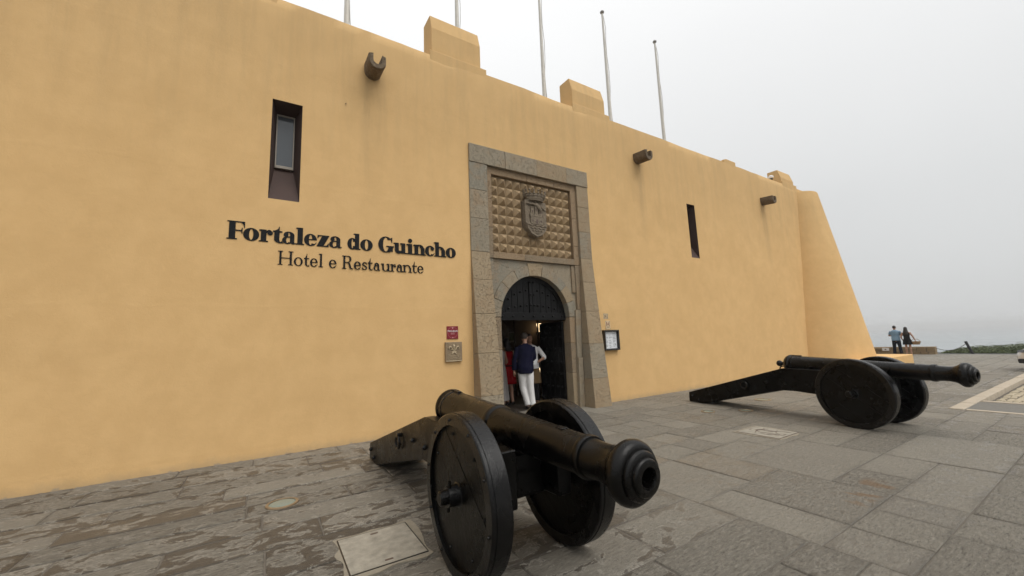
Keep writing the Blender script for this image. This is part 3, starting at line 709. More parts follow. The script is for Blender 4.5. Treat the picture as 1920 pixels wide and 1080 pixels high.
stud = MB().ball((0, 0, 0), (.029, .026, .029), 10, 6).mesh('stud'); stud.materials.append(MAT['door_black'])
for k in range(7): link('stud', stud, None, tym, (-.84+.28*k, -.012, .04))
for a, b in edges_:
    for f in (.22, .66):
        z = .12+f*(chord(max(abs(a), abs(b)))-.12)
        if z < .84: link('stud', stud, None, tym, ((a+b)/2, .02, z))
for z in (.3, .55, .84):
    for s_ in (-1, 1): link('stud', stud, None, tym, (.045*s_, 0, z))
leaf = thing('door_leaf', 'black studded door leaf standing open against the jamb', 'door', (6.158, .30, .03))
for k in range(5): part('plank', MB().box(-.03, .03, .002+.19*k, .188+.19*k, 0, 2.0), 'door_black', leaf, .004)
for z in (.12, .72, 1.32, 1.86):
    part('strap', MB().box(-.04, -.028, .01, .94, z-.045, z+.045), 'door_black', leaf, .003)
    for k in range(5): link('stud', stud, None, leaf, (-.04, .09+.19*k, z))
    for k in range(5): link('stud', stud, None, leaf, (-.03, .09+.19*k, z+.3 if z < 1.8 else z-.12))

ves = bpy.data.objects.new('vestibule', None); COL.objects.link(ves); ves.location = (5.5, 2, 0); tag(ves, kind='structure')
def vp(name, mb, mat, bev=0):
    m = mb.mesh(name, bev); m.transform(Matrix.Translation((-5.5, -2, 0))); return link(name, m, mat, ves)
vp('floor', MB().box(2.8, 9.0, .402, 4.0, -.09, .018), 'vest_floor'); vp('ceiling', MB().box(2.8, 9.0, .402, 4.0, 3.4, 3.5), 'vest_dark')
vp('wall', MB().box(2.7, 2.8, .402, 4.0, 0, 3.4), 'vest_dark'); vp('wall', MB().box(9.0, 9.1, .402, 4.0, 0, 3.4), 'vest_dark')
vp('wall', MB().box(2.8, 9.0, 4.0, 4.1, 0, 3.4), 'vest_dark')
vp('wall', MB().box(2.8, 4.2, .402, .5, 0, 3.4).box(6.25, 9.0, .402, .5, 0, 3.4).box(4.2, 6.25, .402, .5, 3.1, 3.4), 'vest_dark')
ar = MB(); cX, sZ = 5.75, 1.62
ar.prism([(cX+.92*math.cos(PI*k/16), sZ+.92*math.sin(PI*k/16)) for k in range(17)]+[(cX+.70*math.cos(PI*k/16), sZ+.70*math.sin(PI*k/16)) for k in range(16, -1, -1)], 3.6, 3.99, 'y')
ar.box(cX-.92, cX-.70, 3.6, 3.99, .02, sZ).box(cX+.70, cX+.92, 3.6, 3.99, .02, sZ)
vp('inner_arch', ar, 'vest_white')
gl = MB()
for x in (4.5, 5.35, 6.2, 7.05): gl.box(x, x+.04, 2.60, 2.64, .02, 2.6)
gl.box(4.5, 7.09, 2.60, 2.64, 2.6, 2.66)
vp('glazing_bar', gl, 'wood_dark')
pic = thing('framed_picture', 'small framed picture with pale border on the hall wall', 'picture', (6.33, 2.98, 1.59))
part('picture_frame', MB().box(-.12, .12, 0, .03, 0, .30), 'frame_paint', pic, .004); part('print', MB().box(-.085, .085, -.004, -.001, .035, .265), 'picture_green', pic)
part('easel', MB().tube([(-.08, .06, -1.57), (0, .03, .0)], .012, 6).tube([(.08, .06, -1.57), (0, .03, 0)], .012, 6).tube([(0, .3, -1.57), (0, .04, .1)], .012, 6), 'wood_dark', pic)
lam = thing('hall_lamp', 'glowing amber wall lantern deep inside the hall', 'lamp', (7.98, 3.95, 1.90))
part('lamp_shade', MB().rings([(0, -.12, 0, .05, .05), (0, -.12, .28, .085, .085)], 12), 'lamp_glow', lam); part('bracket', MB().box(-.02, .02, -.10, .05, -.06, -.01), 'dark_metal', lam)
lan = thing('reflection_lantern', 'small lit lantern added for a lamp reflection in the hall behind the waiter', 'lantern', (6.62, 2.05, .02))  # added lantern, stands in for a reflection of the hall lamp
part('reflection_lantern_glass', MB().rings([(0, 0, .42, .04, .04), (0, 0, .80, .035, .035)], 10), 'lamp_glow', lan); part('reflection_lantern_stand', MB().rings([(0, 0, 0, .1, .1), (0, 0, .02, .1, .1), (0, 0, .04, .02, .02), (0, 0, .40, .02, .02), (0, 0, .415, .06, .06)], 12), 'dark_metal', lan)
for nm_, loc, en in (('hall_lamp_light', (7.9, 3.6, 1.95), 1.0), ('reflection_lantern_light', (6.62, 1.9, .62), 0.25)):  # the weaker light belongs to the added lantern
    ld = bpy.data.lights.new(nm_, 'POINT'); ld.energy = en; ld.color = (1, .70, .38); ld.shadow_soft_size = .08
    lo = bpy.data.objects.new(nm_, ld); COL.objects.link(lo); lo.location = loc

# ================================================================== LETTERING ON THE WALL
class Glyph:
    """high-contrast serif letters drawn from stems, hairlines, bowls and balls (unit = capital height)"""
    def __init__(s, S, h, xh): s.S, s.h, s.xh = S, h, xh; s.mb = MB(); s.k = 0
    def poly(s, pts):
        s.k += 1; s.mb.prism(pts, -.0004*s.k, .03, 'y')
    def rect(s, x0, x1, z0, z1): s.poly([(x0, z0), (x1, z0), (x1, z1), (x0, z1)])
    def arc(s, cx, cz, rx, rz, tx, tz, a0=0, a1=360, n=28):
        s.k += 1; d = -.0004*s.k; pts = []
        for i in range(n+1):
            a = R(a0+(a1-a0)*i/n); pts.append(((cx+rx*math.cos(a), cz+rz*math.sin(a)), (cx+(rx-tx)*math.cos(a), cz+(rz-tz)*math.sin(a))))
        vs = []; fs = []
        for o, i_ in pts: vs += [(o[0], d, o[1]), (i_[0], d, i_[1]), (o[0], .03, o[1]), (i_[0], .03, i_[1])]
        for i in range(n):
            a = 4*i; b = a+4; fs += [(a, a+1, b+1, b), (a, b, b+2, a+2), (a+1, a+3, b+3, b+1)]
        s.mb.add(vs, fs)
    def disc(s, cx, cz, r, rz=None): s.poly([(cx+r*math.cos(2*PI*k/18), cz+(rz or r)*math.sin(2*PI*k/18)) for k in range(18)])
    def stem(s, x, z0, z1, foot=True, head=None, ext=.10):
        S, h = s.S, s.h; s.rect(x, x+S, z0, z1)
        if foot: s.rect(x-ext, x+S+ext, z0, z0+h)
        if head == 'serif': s.rect(x-ext, x+S+ext, z1-h, z1)
        if head == 'flag': s.poly([(x-ext, z1-h*1.3), (x+.01, z1-h*1.5), (x+.01, z1), (x-ext, z1-h*.35)])
    def draw(s, g, w):
        S, h, xh = s.S, s.h, s.xh; e = .10 if S > .2 else .085; o = .018
        if S > .2:
            S = {'a': .215, 'u': .245, 'n': .24, 'h': .25, 'e': .25, 'c': .25, 'i': .26, 'l': .265, 'd': .25, 'r': .26, 't': .25, 'z': .27, 'o': .275}.get(g, S); e = .085
        s.S = S
        if g == 'o': s.arc(w/2, xh/2, w/2, xh/2+o, S*.98, h)
        elif g == 'F':
            s.stem(e, 0, 1, True, 'serif', e); s.rect(e+S, w, 1-h, 1); s.poly([(w, 1), (w-.16, 1-h), (w-.05, .80), (w-.03, .66), (w, .66)])
            s.rect(e+S, w-.10, .5-h/2, .5+h/2); s.poly([(w-.13, .5), (w-.17, .5+h/2), (w-.125, .66), (w-.095, .66), (w-.095, .34), (w-.125, .34), (w-.17, .5-h/2)])
        elif g == 'H':
            s.stem(e, 0, 1, True, 'serif', e); s.stem(w-e-S, 0, 1, True, 'serif', e); s.rect(e+S, w-e-S, .5-h/2, .5+h/2)
        elif g == 'R':
            s.stem(e, 0, 1, True, 'serif', e); s.rect(e+S, w*.55, 1-h, 1); s.rect(e+S, w*.60, .5-h/2, .5+h/2)
            s.arc(w*.55, .75, w*.27, .25, S, h, -90, 90, 16); s.poly([(w*.50, .5), (w*.66, .46), (w*.76, .30), (w*.80, .12), (w*.88, .04), (w, .05), (w-.02, 0), (w*.80, -.02), (w*.66, .08), (w*.60, .32), (w*.5, .48)])
        elif g == 'G':
            s.arc(w*.47, .5, w*.47, .5+o, S*1.02, h, 42, 318, 34); s.poly([(w*.84, .97), (w*.88, .97), (w*.88, .63), (w*.85, .63), (w*.80, .82), (w*.72, .90)])
            s.rect(w*.92-S, w*.92, .06, .42); s.rect(w*.92-S-.12, w, .42-h, .42); s.poly([(w*.92-S, .18), (w*.92-S, .06), (w*.75, .02), (w*.6, .0), (w*.72, .07)])
        elif g == 'r':
            s.stem(e, 0, xh, True, 'flag', e); s.arc(w-S*.50-.04, xh-.20, w-S*.5-.04-(e+S)+.03, .205, .06, h, 60, 175, 12); s.disc(w-min(.13, S*.62), xh-.17, min(.13, S*.62))
        elif g == 't':
            x = e*.8; s.poly([(x, .20), (x+S, .18), (x+S, .93), (x+S-.03, .93), (x+S*.72, .80), (x+S*.3, .72), (x, xh)])
            s.rect(0, w*.98, xh-h*1.3, xh); s.arc(x+S+.07, .19, S+.07, .205, S, h*1.2, 180, 300, 14); s.poly([(w*.86, .03), (w, .10), (w, .14), (w*.84, .07)])
        elif g == 'a':
            x = w-e*1.1-S; s.rect(x, x+S, .08, xh-.18); s.arc(x+S-(x+S)*.46, xh-.2, (x+S)*.46, .2+o, S, h, 0, 150, 16)
            r = min(.12, S*.60); s.disc(r+.06, xh-.18, r); s.arc(x*.5+.07, .20, x*.5+.07, .215, S*.92, h, 75, 320, 22)
            s.poly([(x*.5+.06, .415), (x+.02, .44), (x+.02, .44-h*1.2), (x*.5+.06, .415-h)]); s.poly([(x, .14), (x+S, .14), (x+S+.02, .05), (w, .08), (w, .04), (x+S*.9, -.015), (x+S*.35, 0)])
        elif g == 'l': s.stem((w-S)/2, 0, 1, True, 'flag', (w-S)/2)
        elif g == 'i': s.stem((w-S)/2, 0, xh, True, 'flag', (w-S)/2); s.disc(w/2, .91, S*.52)
        elif g == 'e':
            s.arc(w/2, xh/2, w/2, xh/2+o, S*.98, h, 0, 318, 30); s.rect(S*.6, w-.02, xh/2-.01, xh/2+h-.01); s.poly([(w*.72, .045), (w*.96, .22), (w*.99, .20), (w*.80, .02)])
        elif g == 'c':
            s.arc(w*.52, xh/2, w*.52, xh/2+o, S*.98, h, 50, 318, 28); r = min(.12, S*.58); s.disc(w-r-.03, xh-.18, r); s.poly([(w*.72, .045), (w*.96, .22), (w*.99, .20), (w*.80, .02)])
        elif g == 'z':
            s.rect(.03, w, xh-h, xh); s.rect(0, w-.02, 0, h); s.poly([(w-S-.1, xh-h/2), (w, xh-h/2), (S+.08, h/2), (-.0, h/2)])
            s.poly([(.03, xh), (.03, xh-.20), (.06, xh-.20), (.12, xh-.08), (.25, xh-h)]); s.poly([(w-.02, 0), (w-.02, .22), (w-.05, .22), (w-.12, .09), (w-.28, h)])
        elif g == 'd':
            x = w-e-S; s.stem(x, 0, 1, False, 'flag', e); s.rect(x+S*.5, w, 0, h); s.arc(x*.5+S*.28, xh/2, x*.5+S*.28, xh/2+o, S*.95, h, 25, 335, 28)
        elif g == 'u':
            x2 = w-e-S; s.rect(e, e+S, .16, xh); s.poly([(0, xh-h*1.3), (e+.01, xh-h*1.5), (e+.01, xh), (0, xh-h*.3)]); s.rect(x2, x2+S, 0, xh); s.poly([(x2-e, xh-h*1.3), (x2+.01, xh-h*1.5), (x2+.01, xh), (x2-e, xh-h*.3)])
            s.rect(x2+S*.4, w, 0, h); s.arc((e+x2)/2+.04, .20, (x2-e)/2+.04, .22, S, h, 180, 350, 18)
        elif g in 'nh':
            x2 = w-e-S; s.stem(e, 0, xh if g == 'n' else 1, True, 'flag', e); s.rect(x2, x2+S, 0, xh-.20); s.rect(x2-e, w, 0, h)
            s.arc((e+x2)/2+S*.42, xh-.20, (x2+S*1.16-e)/2-.06, .2+o, S, h, 0, 165, 18)
        elif g == 's':
            s.arc(w/2, xh*.74, w*.44, xh*.27, S*.8, h, 40, 200, 16); s.arc(w/2, xh*.26, w*.47, xh*.27, S*.8, h, -160, 25, 16)
            s.poly([(w*.06, xh*.75), (w*.12, xh*.60), (w*.55, xh*.44), (w*.97, xh*.30), (w*.9, xh*.42), (w*.5, xh*.60), (w*.3, xh*.72)])
            s.poly([(w*.86, xh*.98), (w*.90, xh*.98), (w*.90, xh*.70), (w*.86, xh*.70), (w*.76, xh*.9)]); s.poly([(w*.04, 0), (w*.08, 0), (w*.2, xh*.1), (w*.08, xh*.34), (w*.04, xh*.34)])
def lettering(name, label, spec, z0, cap, S, h, xh):
    root = thing(name, label, 'lettering', (spec[0][1], 0, z0))
    for g, x0, x1 in spec:
        G = Glyph(S, h, xh); G.draw(g, (x1-x0)/cap)
        me = G.mb.mesh('letter'); me.transform(Matrix.Diagonal((cap, 1, cap, 1)))
        link('letter', me, 'letter_black', root, (x0-spec[0][1], -.007, 0))
L1 = [('F', -0.594, -0.366), ('o', -0.386, -0.173), ('r', -0.176, 0.012), ('t', 0.012, 0.146), ('a', 0.144, 0.346), ('l', 0.342, 0.464), ('e', 0.462, 0.655), ('z', 0.655, 0.846), ('a', 0.847, 1.052),
      ('d', 1.142, 1.364), ('o', 1.358, 1.575), ('G', 1.675, 1.963), ('u', 1.955, 2.20), ('i', 2.200, 2.342), ('n', 2.335, 2.580), ('c', 2.570, 2.765), ('h', 2.757, 3.008), ('o', 3.003, 3.219)]
L2 = [('H', 0.097, 0.313), ('o', 0.324, 0.454), ('t', 0.471, 0.55), ('e', 0.562, 0.678), ('l', 0.693, 0.762), ('e', 0.852, 0.972), ('R', 1.063, 1.246), ('e', 1.257, 1.375), ('s', 1.392, 1.485), ('t', 1.494, 1.576),
      ('a', 1.594, 1.715), ('u', 1.729, 1.896), ('r', 1.896, 2.0), ('a', 2.01, 2.132), ('n', 2.127, 2.306), ('t', 2.31, 2.404), ('e', 2.41, 2.531)]
lettering('wall_lettering', 'large bold black serif letters of the upper line on the ochre wall', L1, 3.325, .292, .285, .060, .685)
lettering('wall_lettering', 'smaller light black raised letters reading Hotel e Restaurante below the bold line', L2, 2.968, .230, .130, .046, .60)

def text_mesh(body, size, align='CENTER', extrude=.001):
    cu = bpy.data.curves.new('t', 'FONT'); cu.body = body; cu.size = size; cu.align_x = align; cu.extrude = extrude
    ob = bpy.data.objects.new('t', cu); COL.objects.link(ob)
    dg = bpy.context.evaluated_depsgraph_get(); me = bpy.data.meshes.new_from_object(ob.evaluated_get(dg))
    bpy.data.objects.remove(ob); bpy.data.curves.remove(cu)
    me.transform(Matrix.Rotation(R(90), 4, 'X')); me.materials.clear(); return me

# red guide plaque and the cast plaque left of the doorway
rp = thing('guide_plaque', 'red square plaque with white lettering fixed above the bronze plaque', 'plaque', (3.11, 0, 1.81))
part('plate', MB().box(-.12, .12, -.02, 0, -.125, .125), 'plaque_red', rp, .003)
link('inscription', text_mesh('MICHELIN', .048), 'print_white', rp, (0, -.022, .012)); link('inscription', text_mesh('2025', .042), 'print_pink', rp, (0, -.022, -.035))
part('circle_line', MB().tube([(.105*math.cos(2*PI*k/40), -.0205, .108*math.sin(2*PI*k/40)) for k in range(40)], .0016, 5, closed=True), 'print_pink', rp)
part('flower_mark', MB().add([], []).ball((0, -.021, .085), (.012, .003, .012), 10, 6).ball((.010, -.021, .092), (.008, .003, .008), 8, 5).ball((-.010, -.021, .092), (.008, .003, .008), 8, 5), 'print_pink', rp)
part('mark', MB().prism([(-.016, -.105), (.016, -.105), (0, -.085)], -.023, -.02, 'y'), 'print_pink', rp)
bp = thing('cast_plaque', 'square bronze plaque with raised fleur-de-lis left of the doorway', 'plaque', (3.12, 0, 1.435))
part('plate', MB().box(-.175, .175, -.045, 0, -.19, .19), 'bronze', bp, .006, 2)
fl = MB()
fl.tube([(0, -.05, .155), (0, -.055, .11), (0, -.055, .06), (0, -.05, .0)], [.004, .022, .015, .01], 8)
for s_ in (1, -1):
    fl.tube([(s_*.008, -.05, .01), (s_*.035, -.053, .05), (s_*.06, -.055, .09), (s_*.088, -.055, .10), (s_*.105, -.055, .075), (s_*.095, -.053, .045)], [.008, .012, .016, .017, .014, .009], 8)
    fl.tube([(s_*.03, -.052, .02), (s_*.05, -.053, .045), (s_*.06, -.053, .052), (s_*.068, -.052, .044)], [.006, .008, .008, .005], 6)
    fl.tube([(s_*.005, -.05, -.0), (s_*.03, -.052, -.03), (s_*.05, -.052, -.045), (s_*.055, -.052, -.025)], [.008, .011, .011, .007], 6)
fl.tube([(-.045, -.052, -.008), (.045, -.052, -.008)], .009, 6).box(-.12, -.065, -.049, -.044, -.05, -.045).box(.065, .12, -.049, -.044, -.05, -.045)
part('fleur_de_lis', fl, 'bronze_raised', bp)
link('inscription', text_mesh('RELAIS &', .05, extrude=.004), 'bronze_raised', bp, (0, -.048, -.098)); link('inscription', text_mesh('CHATEAUX', .05, extrude=.004), 'bronze_raised', bp, (0, -.048, -.148))
part('lower_edge', MB().box(-.165, .165, -.052, -.044, -.186, -.168), 'bronze_raised', bp, .002)

# house number, hotel tile and menu case right of the doorway
hn = thing('number_plate', 'small cream tile with the house number 2413 above the H tile', 'number plate', (7.335, 0, 2.14))
part('tile', MB().box(-.085, .085, -.008, 0, -.07, .07), 'tile_cream', hn, .002); link('digits', text_mesh('2413', .078), 'print_dark', hn, (0, -.010, -.045)).scale = (1, 1, 1.75)
for z_ in (.060, -.064): part('border_line', MB().box(-.078, .078, -.0095, -.008, z_, z_+.005), 'print_dark', hn)
ht = thing('hotel_plate', 'small cream plate with a dark red H and screws at its corners', 'plate', (7.385, 0, 1.915))
part('plate', MB().box(-.085, .085, -.012, 0, -.11, .11), 'tile_cream', ht, .003); link('letter', text_mesh('H', .17), 'print_maroon', ht, (0, -.014, -.035))
part('line', MB().box(-.05, .05, -.0135, -.012, -.062, -.05), 'print_dark', ht)
for sx in (-1, 1):
    for sz in (-1, 1): part('screw', MB().ball((sx*.07, -.013, sz*.095), .007, 8, 5), 'print_dark', ht)
mc = thing('menu_case', 'dark framed glass case showing a printed menu beside the doorway', 'menu case', (7.43, 0, 1.53))
part('case', MB().box(-.26, .26, -.02, 0, -.255, .255), 'dark_metal', mc)
part('case_frame', MB().box(-.26, -.225, -.09, -.02, -.255, .255).box(.225, .26, -.09, -.02, -.255, .255).box(-.225, .225, -.09, -.02, .22, .255).box(-.225, .225, -.09, -.02, -.255, -.22), 'dark_metal', mc, .004)
pg = part('menu_page', MB().box(-.215, .215, -.026, -.02, -.21, .21), 'paper', mc)
tl = MB(); random.seed(3)
for col in (-.195, -.06, .075):
    z = .17
    while z > -.19:
        if random.random() < .8: tl.box(col, col+random.uniform(.05, .115), -.0275, -.026, z, z+.008)
        z -= random.choice((.016, .016, .03))
tl.box(.15, .17, -.0275, -.026, -.14, -.09)
part('menu_print', tl, 'print_grey', mc)

# ================================================================== FLAGPOLES
def flagpole(x, label):
    r = thing('flagpole', label, 'flagpole', (x, 1.2, 6.8), 0, 'flagpoles along the roof')
    part('pole', MB().lathe([(0, .07), (.4, .068), (1.8, .062), (3.5, .05), (5.95, .032)], None, 14), 'pole_white', r)
    part('base', MB().lathe([(0, .16), (.05, .16), (.06, .09), (.3, .085)], None, 16), 'pole_cap', r)
    part('finial', MB().lathe([(5.93, .03), (5.95, .06), (5.985, .075), (6.02, .06), (6.04, .02)], None, 14), 'pole_cap', r)
    part('halyard', MB().tube([(.07+.03*math.sin(k*1.7)+(.0 if k else 0), -.02, 1.0+k*.55) for k in range(9)] + [(.04, 0, 5.9)], .008, 5), 'pole_rope', r)
    part('cleat', MB().box(.06, .10, -.03, .01, 1.25, 1.42), 'pole_cap', r)
for x, lb in ((1.23, 'bare white flagpole on the roof above the slit window with the grey pane'), (3.92, 'bare white flagpole rising behind the merlon nearest the bold lettering'), (6.70, 'bare white flagpole over the doorway, between the two merlons'),
              (9.43, 'bare white flagpole just past the merlon over the doorway'), (12.2, 'bare white flagpole between the middle water spout and the low stub on the parapet')): flagpole(x, lb)
cm = thing('security_camera', 'white dome camera on the side of the far merlon', 'camera', (17.93, .30, 8.03))
part('dome_housing', MB().lathe([(0, .07), (.03, .10), (.09, .10), (.13, .05)], None, 16), 'print_white', cm); part('dome', MB().ball((0, 0, -.02), (.07, .07, .07), 12, 8), 'car_glass', cm)
part('bracket', MB().box(.03, .10, -.025, .025, .05, .1), 'print_white', cm); part('cable', MB().tube([(.07, 0, -.03), (.07, 0, -.16)], .01, 6), 'print_dark', cm)

# ================================================================== CANNONS
def wheel(parent, x, side):
    """solid disc wheel on the axle; the outer face looks to side*X"""
    w = part('wheel', MB().lathe([(-.075, .462), (-.075, .532), (-.067, .541), (.067, .541), (.075, .532), (.075, .462)], lambda t, a, b: (t, a, b), 72, True, False), 'gun_ring', parent, 0, 1, (x, 0, .541))
    m = MB(); m.lathe([(.075, .462), (-.075, .462)], lambda t, a, b: (t, a, b), 72, False, False); part('rim_inner', m, 'gun_wood', w)
    ang = R(38); us = [-.462, -.27, -.02, .20, .462]
    for a, b in zip(us, us[1:]):
        pts = []
        a_, b_ = a+.0018, b-.0018
        for k in range(9): u = a_+(b_-a_)*k/8; pts.append((u, -math.sqrt(max(0, .4615**2-u*u))))
        for k in range(8, -1, -1): u = a_+(b_-a_)*k/8; pts.append((u, math.sqrt(max(0, .4615**2-u*u))))
        q = [(u*math.cos(ang+PI/2)-v*math.sin(ang+PI/2), u*math.sin(ang+PI/2)+v*math.cos(ang+PI/2)) for u, v in pts]
        d = random.uniform(-.002, .002); part('disc_plank', MB().prism(q, -.05+d, .05+d, 'x'), 'gun_wood', w)
    part('tyre_band', MB().lathe([(-.045, .541), (-.044, .546), (.044, .546), (.045, .541)], lambda t, a, b: (t, a, b), 72, True, False), 'gun_ring', w)
    hub = MB(); hub.lathe([(side*.03, .085), (side*.05, .085), (side*.055, .072), (side*.10, .068), (side*.13, .066)], lambda t, a, b: (t, a, b), 24, False)
    h_ = part('hub', hub, 'gun_ring', w)
    part('linch_pin', MB().tube([(side*.115, -.02, .105), (side*.115, .01, -.10)], .011, 8), 'gun_iron', h_)
    part('axle_end', MB().lathe([(side*.12, .05), (side*.175, .048), (side*.185, .038)], lambda t, a, b: (t, a, b), 18, False), 'gun_iron', h_)
    bolt = MB().ball((0, 0, 0), .012, 8, 5).mesh('rim_bolt'); bolt.materials.append(MAT['gun_ring'])
    for k in range(10):
        a = 2*PI*(k+.3)/10; link('rim_bolt', bolt, None, w, (side*.076, .498*math.cos(a), .498*math.sin(a)))
    for k in range(7):
        a = 2*PI*(k+.6)/7; link('disc_bolt', bolt, None, w, (side*.053, .40*math.cos(a), .40*math.sin(a)))
    return w
def cannon(label, loc, rz):
    c = thing('cannon', label, 'cannon', loc, rz, 'cannons flanking the doorway')
    p = Vector((0, 1.25, .945)); q = Vector((0, -1.265, .865)); ax = (q-p).normalized(); up_ = Vector((1, 0, 0)).cross(ax); Lb = (q-p).length
    M = lambda t, a, b: tuple(p+ax*t+Vector((1, 0, 0))*a+up_*b)
    prof = [(-.03, .03), (-.02, .09), (0, .135), (.02, .155), (.045, .168), (.06, .176), (.085, .176), (.10, .168), (.12, .163), (.135, .166), (.155, .166), (.165, .160), (.50, .154), (.97, .146), (.985, .152), (1.02, .156), (1.05, .152), (1.065, .141),
            (1.5, .130), (2.055, .117), (2.056, .124), (2.07, .128), (2.095, .128), (2.108, .124), (2.109, .113), (2.18, .107), (2.25, .107), (2.30, .116), (2.335, .133), (2.36, .153), (2.380, .166), (2.405, .171), (2.430, .166), (2.448, .152), (2.454, .140), (2.455, .128),
            (2.470, .128), (2.482, .121), (2.488, .110), (2.489, .097), (2.503, .096), (2.511, .090), (Lb-.002, .080), (Lb-.002, .056), (Lb-.012, .052), (Lb-.02, .050), (Lb-.5, .050), (Lb-.5, .001)]
    bar = part('barrel', MB().lathe(prof, M, 64, True, False), 'gun_iron', c)
    cas = MB(); cas.lathe([(-.205, .006), (-.195, .035), (-.18, .052), (-.155, .060), (-.13, .054), (-.11, .038), (-.085, .032), (-.03, .05)], M, 20); part('cascabel', cas, 'gun_iron', bar)
    part('breech_ring', MB().tube([M(-.095+.06*math.cos(2*PI*k/20), .0, .112+.06*math.sin(2*PI*k/20)) for k in range(20)], .012, 8, closed=True), 'gun_iron', bar)
    part('vent_field', MB().box(-.02, .02, .98, 1.10, 1.090, 1.112).box(-.012, .012, 1.10, 1.16, 1.095, 1.118), 'gun_ring', bar, .003)
    part('muzzle_crest', MB().box(-.028, .028, -.62, -.52, 1.005, 1.012), 'gun_ring', bar, .003)
    for s_ in (-1, 1): part('trunnion', MB().lathe([(.12*s_, .055), (.30*s_, .055), (.305*s_, .048)], lambda t, a, b: (t, .05+a, .80+b), 18), 'gun_iron', bar)
    side = [(3.45, .0), (3.47, .03), (3.46, .22), (1.2, .875), (1.10, .882), (-.30, .845), (-.30, .46), (.5, .44), (1.0, .47), (1.25, .465), (3.08, .0)]
    ck = MB().prism(side, -.295, -.175, 'x').mesh('cheek', .008); ck.materials.append(MAT['gun_wood'])
    for s_ in (0, 1): link('cheek', ck, None, c, (.47*s_, 0, 0))
    bed = [(3.42, .012), (3.42, .20), (1.35, .80), (1.27, .76), (-.02, .70), (-.02, .50), (.5, .50), (1.2, .52), (3.05, .012)]
    part('bed', MB().prism(bed, -.172, .172, 'x'), 'gun_wood', c)
    part('front_transom', MB().box(-.172, .172, -.10, -.03, .60, .74), 'gun_wood', c, .006)
    part('breech_wedge', MB().prism([(1.22, .75), (.80, .70), (.80, .775), (1.22, .80)], -.10, .10, 'x'), 'gun_wood', c)
    part('axle', MB().box(-.36, .36, -.10, .10, .44, .645), 'gun_wood', c, .008)
    for s_ in (-1, 1): wheel(c, .432*s_, s_)
    bolt = MB().lathe([(0, .026), (.012, .026), (.03, .018), (.035, .0)], lambda t, a, b: (t, a, b), 12, False, False).mesh('bolt'); bolt.materials.append(MAT['gun_ring'])
    for s_ in (-1, 1):
        for y_, z_ in ((3.36, .15), (3.18, .075), (1.52, .60), (1.16, .60), (.75, .60), (-.2, .70)):
            b_ = link('bolt', bolt, None, c, (.295*s_, y_, z_)); b_.scale.x = s_
        ry, rz_ = 1.98, .52
        rg = part('trail_ring', MB().tube([(s_*.325, ry+.068*math.cos(2*PI*k/24), rz_-.02+.068*math.sin(2*PI*k/24)) for k in range(24)], .014, 8, closed=True), 'gun_ring', c)
        part('eye_bolt', MB().tube([(s_*.29, ry, rz_+.055), (s_*.335, ry, rz_+.055)], [.02, .024], 10), 'gun_ring', rg)
    return c
cannon('black cannon with muzzle beyond its solid disc wheels, on the lettering side of the door', (1.645, -4.58, 0), R(0.5))
cannon('black cannon with its trail towards the wall, on the menu case side of the door', (8.50, -4.69, 0), R(-8.0))

# ================================================================== FITTINGS IN THE PAVING
def ground_light(label, x, y, r):
    g = thing('ground_light', label, 'ground light', (x, y, 0))
    part('collar', MB().lathe([(.0, r*1.22), (.012, r*1.2), (.014, r), (.008, r*.99)], None, 32, False, False), 'bronze', g)
    part('lens', MB().lathe([(.006, r), (.010, r*.9), (.014, r*.5), (.015, .001)], None, 32, True, False), 'lens_glass', g)
ground_light('round glass uplight set in paving below the bold lettering', .20, -2.27, .125)
ground_light('round glass uplight set in paving beside the end of the cannon trail', 7.77, -2.26, .11)
ground_light('round glass uplight set in paving under the cannon carriage', 8.38, -2.70, .11)
ground_light('round glass uplight set in paving behind the cannon trail', 9.95, -2.27, .14)
def cover(label, x0, x1, y0, y1, pattern):
    g = thing('access_cover', label, 'cover', ((x0+x1)/2, (y0+y1)/2, 0)); hx, hy = (x1-x0)/2, (y1-y0)/2
    pts = []
    for k in range(40):
        a = 2*PI*k/40; m_ = max(abs(math.cos(a)), abs(math.sin(a))); j_ = 1.12+.16*noise.noise(Vector((math.cos(a)*2.2, math.sin(a)*2.2, x0)))
        pts.append((hx*j_*math.cos(a)/m_, hy*j_*math.sin(a)/m_))
    part('cement_bed', MB().prism(pts, -.02, .0065, 'z'), 'cement', g)
    t = .007; part('cover_frame', MB().box(-hx, -hx+t, -hy, hy, -.02, .011).box(hx-t, hx, -hy, hy, -.02, .011).box(-hx+t, hx-t, -hy, -hy+t, -.02, .011).box(-hx+t, hx-t, hy-t, hy, -.02, .011), 'dark_metal' if not pattern else 'print_dark', g)
    pl_ = part('cover_stone', MB().box(-hx+t+.002, hx-t-.002, -hy+t+.002, hy-t-.002, -.02, .012), 'cover_stone', g)
    for y_ in (-hy+.05, hy-.07): part('lifting_slot', MB().box(-.03, .03, y_, y_+.02, .011, .0135), 'print_dark', g)
    if pattern:
        rr = random.Random(5)
        for k in range(9):
            a = rr.uniform(0, PI); cx_, cy_ = rr.uniform(-.15, .15), rr.uniform(-.15, .15); L_ = .2
            p_ = [(cx_+math.cos(a)*L_*u+.03*math.sin(u*5+k), cy_+math.sin(a)*L_*u+.03*math.cos(u*4), .0135) for u in (-.7, -.3, 0, .3, .7)]
            part('joint_line', MB().tube([(max(-hx+.02, min(hx-.02, a_)), max(-hy+.02, min(hy-.02, b_)), c3) for a_, b_, c3 in p_], .006, 5, flat=(1, .3)), 'print_dark', g)
cover('pale stone access cover with two lifting slots beside the cannon wheel', .55, 1.12, -4.12, -3.51, False)
cover('crazy-paved access cover in pale cement between the two cannons', 6.47, 7.08, -4.18, -3.55, True)

